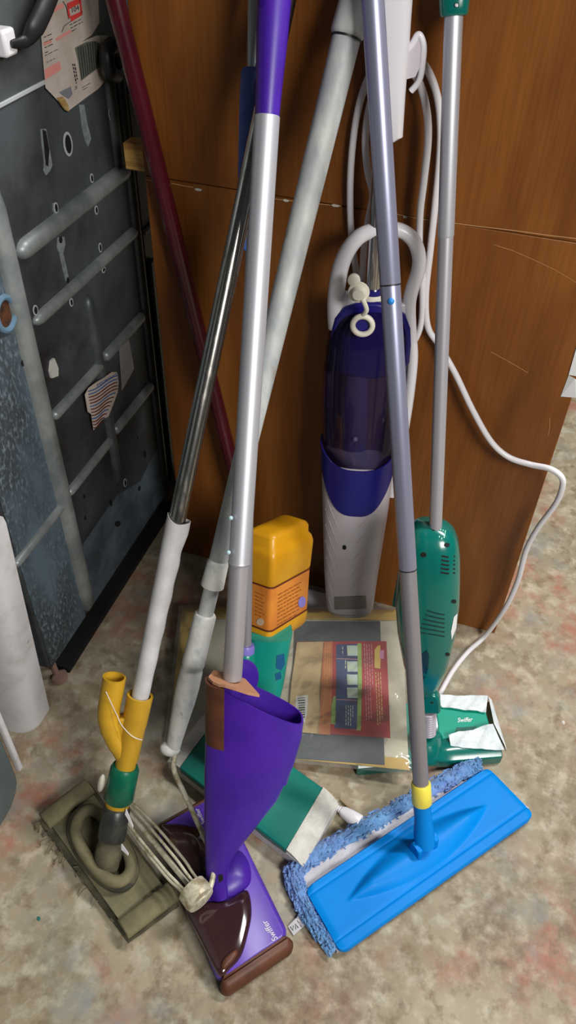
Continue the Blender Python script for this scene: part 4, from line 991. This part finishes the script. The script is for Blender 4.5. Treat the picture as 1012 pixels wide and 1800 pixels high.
# tank cap: ring, strap, flipped-over plug
c0 = ax.P(637, 572, 0.041)
b = MB(); b.tube([c0 + ax.r * (0.0142 * math.cos(k)) + ax.w * (0.0142 * math.sin(k)) for k in [2 * math.pi * j / 28 for j in range(28)]], 0.0042, 10, closed=True); cr_ = b.build('filler_ring', m_cap, sm)
b = MB(); b.loft([ring(c0 - ax.n * 0.004 + ax.n * h, ax.r, ax.w, 0.0125, 0.0125, 24) for h in (0, 0.001)]); b.build('filler_hole', m_navy, cr_)
b = MB(); b.tube(cr([ax.P(639, 553, .043), ax.P(644, 545, .048), ax.P(641, 534, .050), ax.P(636, 524, .048)], 5), 0.0034, 8); b.build('cap_strap', m_cap, cr_)
c1 = ax.P(630, 514, 0.047)
b = MB(); b.loft([ring(c1 + ax.n * h, ax.r, ax.w, a_, a_, 26) for h, a_ in ((-0.004, 0.0145), (-0.0005, 0.0155), (0.001, 0.0148), (0.0012, 0.0108), (0.007, 0.0100), (0.009, 0.0080))]); b.build('filler_cap', m_cap, cr_)
c2_ = ax.P(622, 492, 0.045); b = MB(); b.loft([ring(c2_ + ax.n * h, ax.r, ax.w, a_, a_, 20) for h, a_ in ((-0.003, 0.0085), (0.002, 0.0090), (0.0032, 0.0075))]); b.build('cap_tab', m_cap, cr_)
# carrying loop
lpth = [(592, 575), (590, 540), (592, 505), (599, 468), (611, 440), (630, 417), (655, 405), (682, 402), (708, 407), (727, 424), (736, 450), (734, 478), (724, 508), (719, 535), (720, 575), (722, 600)]
b = MB(); P_ = cr([ax.P(x, y, 0.004) for x, y in lpth], 6)
b.tube(P_, [0.0135 - 0.0035 * min(1, i / 40) for i in range(len(P_))], 14, squash=1.0); b.build('carry_loop', m_white, sm)
b = MB(); b.prism([ax.P(x, y, 0.012) for x, y in ((592, 575), (594, 528), (606, 518), (640, 528), (680, 536), (714, 534), (722, 575), (700, 548), (660, 536), (620, 540))], -ax.n * 0.018); b.build('loop_bridge', m_white, sm, bevel=0.003)
b = MB(); b.tube(cr([ax.P(x, y, -0.008) for x, y in ((722, 590), (725, 630), (718, 700), (707, 770), (696, 830), (688, 870))], 5), 0.0085, 12); b.build('side_rail', m_white, sm)
b = MB(); b.tube([ax.at(540), ax.at(520), ax.at(512)], [0.017, 0.016, 0.0140], 20); b.build('tube_socket', m_cap, sm)
b = MB(); b.tube([ax.at(514), ax.at(200)], 0.0128, 22); b.build('chrome_tube', m_chrome_clean, sm)
b = MB(); b.loft([ring(ax.at(514) + ax.w * k, ax.r, ax.n, 0.0155, 0.0155, 22) for k in (0, 0.008)]); b.build('navy_ring', m_navy, sm)
# upper handle
hs = [(246, 662, 696, .010), (238, 658, 708, .013), (160, 655, 713, .015), (72, 652, 720, .016), (0, 650, 725, .017), (-60, 650, 730, .017)]
b = MB(); b.loft([sec(*q, 3.0, 28) for q in hs] + [sec(-150, 655, 735, .015, 3.0, 28)]); uh = b.build('upper_handle', m_white, sm)
for y, l_ in ((72, 1),):
    b = MB(); b.tube(cr([ax.P(712, 92, -0.004), ax.P(724, 78, -.004), ax.P(733, 62, -.004), ax.P(739, 64, -.004), ax.P(744, 80, -.004), ax.P(743, 105, -.004), ax.P(737, 140, -.006), ax.P(722, 160, -.008)], 5), 0.0040, 10); b.build('cord_hook', m_white, uh)
    b = MB(); b.prism([ax.P(x, y_, -0.002) for x, y_ in ((716, 76), (726, 72), (738, 68), (742, 85), (739, 115), (730, 135), (712, 140))], -ax.n * 0.004); b.build('hook_web', m_greywhite, uh)
# floor head under the bag
hc = V((-0.300, -0.085, 0)); b = MB()
o_ = [hc + V(p) for p in ((-0.150, 0.055, 0.001), (0.130, 0.055, 0.001), (0.135, 0.03, 0.001), (0.07, -0.055, 0.001), (-0.085, -0.055, 0.001), (-0.155, 0.03, 0.001))]
b.prism(o_, (0, 0, 0.027)); b.build('floor_head', mat('pale_head', rgb(204, 204, 214), 0.4), sm, bevel=0.008, segs=3)
# one continuous cord: two hanks over the hook, then down to the floor
cordp = [ax.P(655, 640, -0.040), yp(646, 560, -0.026), yp(638, 500, -.026), yp(640, 430, -.022), yp(650, 372, -.022), yp(655, 340, -.022), yp(646, 300, -.022), yp(642, 240, -.022), yp(654, 170, -.022), yp(682, 122, -.020), yp(714, 122, -.020),
         yp(735, 142, -.020), yp(749, 190, -.020), yp(752, 245, -.020), yp(745, 315, -.020), yp(738, 375, -.020), yp(737, 440, -.018), yp(742, 505, -.014), yp(735, 585, -.010), yp(690, 640, -.010), yp(640, 600, -.010), yp(629, 500, -.010), yp(618, 420, -.010), yp(615, 340, -.010), yp(619, 260, -.010), yp(631, 185, -.010),
         yp(655, 122, -.010), yp(690, 96, -.010), yp(722, 98, -.010), yp(748, 118, -.010), yp(767, 165, -.010), yp(774, 220, -.010), yp(772, 285, -.010), yp(764, 365, -.010), yp(756, 440, -.010), yp(748, 520, -.010), yp(752, 575, -.010), yp(772, 608, -.012), yp(800, 657, -.018), yp(830, 720, -.024), yp(862, 775, -.026), yp(893, 803, -.028), yp(930, 816, -.034), yp(966, 824, -.045),
         yp(986, 838, -.050), yp(988, 856, -.050), yp(976, 886, -.046), yp(945, 928, -.040), yp(924, 968, -.036), yp(910, 1020, -.034), yp(888, 1068, -.034), fl(852, 1118, 0.012), fl(822, 1146, 0.005), fl(795, 1180, 0.005), fl(770, 1225, 0.005)]
b = MB(); b.tube(cr(cordp, 8), 0.0050, 10); b.build('power_cord', m_cord, sm)

# ------------------------------------------------------------------ green sweeper vacuum
ax = Axis(fl(752, 1292, 0.06), yp(798, 0, -0.04))
vc = thing('sweeper_vacuum', (ax.A.x, ax.A.y, 0), 'dark green stick sweeper vacuum with white cloths tucked in its head', 'vacuum')
b = MB(); b.tube([ax.at(945), ax.at(416)], 0.0098, 22); b.build('lower_tube', mat('satin_tube', rgb(176, 174, 180), 0.4, 0.45), vc)
b = MB(); b.tube([ax.at(417), ax.at(413), ax.at(20)], [0.0098, 0.0106, 0.0108], 22); b.build('upper_tube', m_alu, vc)
b = MB(); b.ball(ax.P(783, 463) , (0.003, 0.0045, 0.004), (ax.r, ax.w, ax.n), 10, 6); b.build('push_button', mat('teal_button', rgb(30, 150, 140), 0.4), vc)
b = MB(); b.loft([ring(ax.at(y), ax.r, ax.n, a_, a_ * 0.9, 26, 2.6) for y, a_ in ((29, 0.0145), (26, 0.0160), (14, 0.0168), (0, 0.0178), (-60, 0.018))] + [ring(ax.to_panel(0.018), ax.r, ax.n, 0.016, 0.015, 26, 2.6)]); hg = b.build('handle', m_vac, vc); gv = b.bvh()
q = MB(); decal(gv, oval(802, 9, 4, 4.6), 0.0008, q); q.build('screw_recess', m_black, hg, smooth=False)
q = MB(); decal(gv, oval(802, 9, 2.8, 3.4), 0.0014, q); q.build('screw', m_alu, hg, smooth=False)
vs_ = [(1226, 738, 758, .016), (1217, 732, 764, .022), (1199, 721, 774, .030), (1167, 708, 788, .038), (1113, 698, 801, .043), (1060, 694, 808, .045), (1020, 698, 809, .045), (980, 705, 809, .043), (955, 711, 806, .040), (938, 718, 799, .034), (928, 724, 788, .026), (922, 732, 772, .016)]
def vsec(py, L_, R_, dep):
    a0, a1 = ax.P(L_, py), ax.P(R_, py); d = ax.r * (a1 - a0).dot(ax.r)
    return ring(a0 + d * 0.5 - ax.n * 0.012, ax.r, ax.n, d.length / 2, dep, 44, 2.7)
b = MB(); b.loft([vsec(*q) for q in vs_]); vb = b.build('motor_body', m_vac, vc, sharp=70); VB = b.bvh()
for i in range(5):
    y = 977 + i * 7.2; q = MB(); stroke(VB, [(776 - i * .5, y), (786, y + 2.2), (799, y + 1.0)], 3.0, 0.0006, q); q.build('vent_slot', m_black, vb, smooth=False)
for i in range(6):
    y = 1074 + i * 7.6; q = MB(); stroke(VB, [(750 - i * 3.0, y - 1), (766, y + 4), (781, y + 6.5)], 2.6, 0.0006, q); q.build('vent_slot', mat('vent_dark', rgb(6, 56, 54), 0.5), vb, smooth=False)
for x, y, r_ in ((762, 931, 3), (785, 958, 5), (744, 975, 5.5), (797, 1057, 4.5), (786, 1150, 4)):
    q = MB(); decal(VB, oval(x, y, r_, r_ * 0.8), 0.0006, q); q.build('screw_hole', m_black, vb, smooth=False)
q = MB()
for k in range(3): stroke(VB, [(774.5 + k * 4, 930 + k * 1.4), (771.5 + k * 4.2, 945 + (k == 1) * 3 + k * 0.5)], 1.5, 0.0006, q)
q.build('small_print', mat('mint_ink', rgb(150, 220, 196), 0.5), vb, smooth=False)['kind'] = 'stuff'
q = MB(); decal(VB, [(797, 1084), (803, 1078), (801, 1104), (793, 1124), (792, 1110)], 0.0007, q); q.build('sticker', m_stick, vb, smooth=False)
q = MB(); decal(VB, [(740, 1150), (750, 1142), (754, 1152), (752, 1176), (744, 1196), (740, 1190)], 0.0009, q); q.build('release_latch', mat('blue_black', rgb(6, 52, 66), 0.25), vb, smooth=False)
b = MB(); b.prism([ax.P(x, y, -0.02) for x, y in ((699, 1012), (708, 1010), (708, 1070), (688, 1068))], -ax.n * 0.03); b.build('dust_cup', m_vac, vc, bevel=0.003)
# neck: hinge cover, ribbed hose
b = MB(); b.prism([ax.P(x, y, 0.006) for x, y in cr([(744, 1254, 0), (744, 1232, 0), (752, 1223, 0), (764, 1223, 0), (772, 1232, 0), (773, 1254, 0)], 4) for x, y in [(x, y)]] if False else [ax.P(p.x, p.y, 0.008) for p in cr([(742, 1256, 0), (742, 1232, 0), (750, 1223, 0), (764, 1223, 0), (773, 1234, 0), (774, 1256, 0)], 4)], -ax.n * 0.022); b.build('hinge_cover', m_vac, vc, bevel=0.004)
q = MB(); q.ball(ax.P(759, 1235, 0.008), (0.003, 0.002, 0.001), (ax.r, ax.w, ax.n), 10, 5); q.build('hinge_slot', m_black, vc)
b = MB(); ys = [1292 - i * 1.0 for i in range(40)]
b.tube([ax.at(y) - ax.n * 0.004 for y in ys], [0.0128 + 0.0010 * math.sin(i * math.pi / 2) for i in range(40)], 20); b.build('ribbed_hose', m_hose, vc)
ZV = 0.026
vNR, vFR = fl(884, 1330, ZV), fl(852, 1224, ZV)
vNL = fl(628, 1352, ZV); vw = vNR - vNL
vFL = vFR - vw
bar_d = (vFR - vNR).normalized()
b = MB(); f0, f1 = vNL, vNR; i0 = bar_d * 0.048
b.slab(lambda u, v: f0.lerp(f1, u) + bar_d * (0.046 * v) + V((0, 0, 0.010 * math.sin(math.pi * min(1, max(0, v))) - 0.002 + 0.010 * math.exp(-((u - 0.5) / 0.08) ** 2))), 50, 12, (0, 0, -0.022)); b.build('front_bar', m_vac, vc, bevel=0.002)
b = MB(); b.slab(lambda u, v: (f0 + bar_d * 0.045).lerp(f1 + bar_d * 0.045, 0.02 + 0.955 * u) + bar_d * ((vFR - vNR).length - 0.045) * v + V((0, 0, -0.002)), 10, 10, (0, 0, -0.018)); b.build('cloth_plate', m_vac_head, vc, bevel=0.002); CV = b.bvh()
b = MB(); cpt = ax.A; b.loft([ring(V((cpt.x, cpt.y, 0.0)) + V((0, 0, h)) + bar_d * (-0.012 * k), V((1, 0, 0)), V((0, 1, 0)), a_, a_ * 1.1, 26, 2.5) for k, h, a_ in ((0, 0.024, 0.034), (0, 0.036, 0.030), (0, 0.046, 0.022), (0, 0.052, 0.016))]); b.build('swivel_base', m_vac, vc)
b = MB(); e = vw.normalized(); cb0 = V((cpt.x, cpt.y, 0)) + e * 0.026
b.prism([cb0 + V((0, 0, 0.026)), cb0 + bar_d * 0.075 + V((0, 0, 0.026)), cb0 + bar_d * 0.07 + V((0, 0, 0.075)), cb0 + bar_d * 0.02 + V((0, 0, 0.055))], -e * 0.010); b.build('side_bracket', m_vac, vc, bevel=0.003)
q = MB(); text_decal(CV, 'Swiffer', (817, 1266), (9.4, -0.5), (1.8, -11), 0.012, 0.0008, q); q.build('logo', m_paper_white, vc, smooth=False)
q = MB(); decal(CV, [(802, 1279), (838, 1277), (832, 1284), (800, 1286)], 0.0007, q); q.build('cloth_slit', mat('slit_green', rgb(20, 100, 88), 0.5), vc, smooth=False)
def cloth(outer, z, seed, name='dusting_cloth'):
    rnd = random.Random(seed); pts = [fl(x, y, z) for x, y in outer]
    q = MB(); n = len(pts) // 2; a_, c_ = pts[:n], pts[n:][::-1]
    def fn(u, v):
        k = u * (n - 1); i = min(int(k), n - 2); t_ = k - i
        p = a_[i].lerp(a_[i + 1], t_).lerp(c_[i].lerp(c_[i + 1], t_), v)
        return p + V((0, 0, 0.0014 * math.sin(u * 11 + seed) * math.sin(v * 5 + u * 4) + 0.0004 * math.sin(u * 31 + v * 9)))
    q.slab(fn, 40, 16, (0, 0, -0.0015)); return q.build(name, m_wipe, vc)
cloth([(766, 1221), (790, 1221), (815, 1223), (835, 1222), (857, 1223), (854, 1252), (838, 1249), (818, 1248), (796, 1244), (776, 1242)], 0.031, 1)
cloth([(788, 1292), (806, 1285), (830, 1284), (850, 1275), (866, 1272), (886, 1318), (862, 1317), (838, 1316), (812, 1314), (792, 1310)], 0.036, 2)
b = MB(); b.slab(lambda u, v: fl(858, 1224, 0.020).lerp(fl(868, 1272, 0.022), v).lerp(fl(864, 1230, 0.004).lerp(fl(891, 1319, 0.004), v), u), 4, 14, (0, 0, -0.001)); b.build('cloth_edge', m_wipe, vc)

# ------------------------------------------------------------------ clear bag of cloths
bFL, bFR, bBL = fl(290, 1312, 0.010), fl(721, 1356, 0.040), fl(318, 1066, 0.044)
bn = (bFR - bFL).cross(bBL - bFL).normalized()
def bp(px, py, h=0.0): return pl(px, py, bFL + bn * h, bn)
bag = thing('cloth_packet', (bp(510, 1210).x, bp(510, 1210).y, 0), 'clear plastic packet of cream cloths with a red instruction card and yellow borders', 'packet')
def bquad(c4, h, nu, nv, m, name, parent, wr=0.0, th=0.0015):
    P4 = [bp(x, y, h) for x, y in c4]
    q = MB(); q.slab(lambda u, v: P4[0].lerp(P4[1], u).lerp(P4[3].lerp(P4[2], u), v) + bn * (wr * (math.sin(u * 23 + v * 7) * math.sin(v * 17 + 3 * u) + 0.5 * math.sin(u * 51 + v * 31))), nu, nv, -bn * th)
    return q.build(name, m, parent)
bquad(((332, 1076), (706, 1078), (718, 1346), (306, 1300)), -0.004, 40, 30, m_cream, 'folded_cloth', bag, 0.001, 0.005)
bquad(((322, 1068), (704, 1072), (706, 1090), (330, 1086)), -0.001, 30, 3, m_bagyellow, 'yellow_band', bag)
bquad(((300, 1296), (718, 1334), (720, 1354), (294, 1311)), -0.001, 30, 3, m_bagyellow, 'yellow_band', bag)
bquad(((320, 1068), (338, 1086), (313, 1296), (294, 1310)), -0.0008, 3, 20, m_bagyellow, 'yellow_band', bag)
bquad(((520, 1092), (668, 1092), (676, 1344), (505, 1332)), 0.0005, 12, 16, m_insert, 'slate_insert', bag, 0.0004)
crd = bquad(((521, 1128), (679, 1127), (686, 1297), (503, 1285)), 0.003, 20, 20, m_card_red, 'instruction_card', bag, 0.0003)
bb = MB(); bb.add([bp(x, y, 0.0034) for x, y in ((400, 1000), (800, 1000), (800, 1400), (400, 1400))], [(0, 1, 2, 3)]); KV = bb.bvh()
def cardp(name, m, pts, off=0.0004):
    q = MB(); decal(KV, pts, off, q); return q.build(name, m, crd, smooth=False)
cardp('tan_field', m_card_tan, [(522, 1129), (570, 1128), (566, 1200), (560, 1290), (505, 1285), (512, 1200)])
cardp('orange_field', m_card_orange, [(568, 1129), (584, 1128), (584, 1200), (580, 1292), (556, 1290), (562, 1200)])
cardp('blue_field', m_card_blue, [(591, 1133), (628, 1132), (629, 1200), (627, 1282), (588, 1280), (591, 1200)])
cardp('lime_stripe', m_card_green, [(628, 1131), (635, 1131), (636, 1200), (634, 1284), (626, 1284), (629, 1200)])
cardp('lime_corner', m_card_green, [(586, 1224), (591, 1224), (589, 1274), (581, 1272), (583, 1236)])
for y in (1135, 1163, 1186, 1209):
    cardp('picture', m_picto, [(609.5, y), (628, y), (628.5, y + 18), (610.5, y + 18)], 0.0008)
for y in (1158, 1230):
    q = MB(); stroke(KV, [(591, y), (628, y + 1.5)], 1.2, 0.0009, q); q.build('rule_line', m_pinkink, crd, smooth=False)
q = MB(); print_lines(KV, (640, 1132), (0.03, 1), (4.2, 0.3), 4, 148, 1.3, q, 0.0006, word=(3, 9)); q.build('small_print', m_pinkink, crd, smooth=False)['kind'] = 'stuff'
q = MB(); print_lines(KV, (660, 1182), (0.04, 1), (4.2, 0.2), 3, 100, 1.5, q, 0.0006, word=(3, 9)); q.build('small_print', m_cream_ink, crd, smooth=False)['kind'] = 'stuff'
q = MB(); print_lines(KV, (608, 1240), (0.0, 1), (4.0, 0.2), 4, 38, 1.2, q, 0.0008, word=(3, 8)); print_lines(KV, (602, 1137), (0.0, 1), (5, 24), 4, 16, 1.5, q, 0.0008, word=(4, 8)); q.build('small_print', m_picto, crd, smooth=False)['kind'] = 'stuff'
q = MB(); print_lines(KV, (572, 1134), (-0.03, 1), (4.0, 0.0), 3, 140, 1.3, q, 0.0006, word=(3, 9)); q.build('small_print', mat('ochre_ink', rgb(206, 150, 70), 0.6), crd, smooth=False)['kind'] = 'stuff'
cardp('yellow_title', mat('title_yellow', rgb(220, 190, 90), 0.6), [(663, 1136), (668, 1134), (669, 1152), (668, 1176), (658, 1174), (658, 1142)], 0.0006)
cardp('pink_title', mat('title_pink', rgb(206, 140, 180), 0.6), [(667, 1144), (675, 1143), (674, 1159), (667, 1158)], 0.0009)
bc = cardp('barcode_field', m_stick, [(520, 1224), (541, 1222), (540, 1252), (536, 1270), (518, 1268)], 0.0006)
q = MB()
for k in range(9): stroke(KV, [(523 + 0.4 * k, 1228 + k * 4.2), (536, 1227 + k * 4.2)], 2.2 if k % 3 else 1.2, 0.0011, q)
q.build('barcode', m_inkblk, crd, smooth=False)['kind'] = 'stuff'
P4 = [bp(x, y, 0.0055) for x, y in ((314, 1062), (708, 1067), (724, 1360), (286, 1316))]
def filmpt(u, v):
    e = min(u, 1 - u, v, 1 - v); k = min(1, e / 0.05)
    return P4[0].lerp(P4[1], u).lerp(P4[3].lerp(P4[2], u), v) + bn * (-0.004 + 0.005 * k + 0.0016 * k * (math.sin(9 * u + 14 * v) * math.sin(21 * v - 7 * u) + 0.6 * math.sin(33 * u + 5 * v) * math.sin(27 * v)))
b = MB(); b.grid(filmpt, 70, 60); b.build('clear_film', m_film, bag, sharp=180)

# ------------------------------------------------------------------ white power plug on the floor
pg = thing('power_plug', fl(610, 1435, 0), 'small white two-pin power plug lying on the floor beside the teal mop head', 'plug')
a0, a1 = fl(599, 1424, 0.014), fl(632, 1446, 0.014); d = (a1 - a0).normalized(); s = V((0, 0, 1)).cross(d)
b = MB(); b.loft([ring(a0 + d * ((a1 - a0).length * t_), s, V((0, 0, 1)), w_, h_, 18, 3) for t_, w_, h_ in ((0, 0.006, 0.006), (0.15, 0.009, 0.008), (0.5, 0.011, 0.010), (0.95, 0.012, 0.011), (1, 0.011, 0.010))]); b.build('plug_body', m_white, pg)
for k in (-1, 1):
    b = MB(); p0 = a1 + s * (0.006 * k); b.prism([p0 + s * -0.003 + V((0, 0, -.001)), p0 + s * 0.003 + V((0, 0, -.001)), p0 + s * 0.003 + d * 0.017 + V((0, 0, -.001)), p0 - s * 0.003 + d * 0.017 + V((0, 0, -.001))], (0, 0, 0.0016)); b.build('prong', m_brass, pg)
for k in range(4):
    b = MB(); c0 = a0 - d * (0.002 + 0.0035 * k); b.loft([ring(c0 + d * t_, s, V((0, 0, 1)), 0.0058 - 0.0004 * k, 0.0058 - 0.0004 * k, 14) for t_ in (-0.0012, 0.0012)]); b.build('strain_relief', m_white, pg)
b = MB(); b.tube(cr([a0, a0 - d * 0.02 - V((0, 0, .004)), fl(575, 1420, 0.0035), fl(548, 1436, 0.0035)], 5), 0.0032, 10); b.build('cord', m_cord, pg)
b = MB(); b.tube([fl(598, 1404, 0.005), fl(616, 1422, 0.0027)], [0.0026, 0.0022], 8); tag(b.build('wood_splinter', mat('pale_splinter', rgb(150, 130, 100), 0.8)), 'small pale wood splinter on the floor behind the white plug', 'splinter')

# ------------------------------------------------------------------ crumbs on the floor
def chip(x, y, r, m, label):
    q = MB(); c0 = fl(x, y, 0); rnd = random.Random(x * 7 + y)
    base = [c0 + V((math.cos(k) * r * rnd.uniform(0.6, 1.2), math.sin(k) * r * rnd.uniform(0.6, 1.2), 0.0003)) for k in [2 * math.pi * j / 7 for j in range(7)]]
    q.loft([base, [c0 + (p - c0) * 0.6 + V((0, 0, r * 0.5)) for p in base]]); return tag(q.build('floor_crumb', m, smooth=False), label, 'crumb')
chip(990, 1270, 0.0050, m_speck, 'pale paint crumb on open floor beside the sweeper vacuum')
chip(68, 1615, 0.0040, mat('teal_crumb', rgb(24, 110, 100), 0.6), 'tiny teal crumb on the floor beside the dirty dust mop')
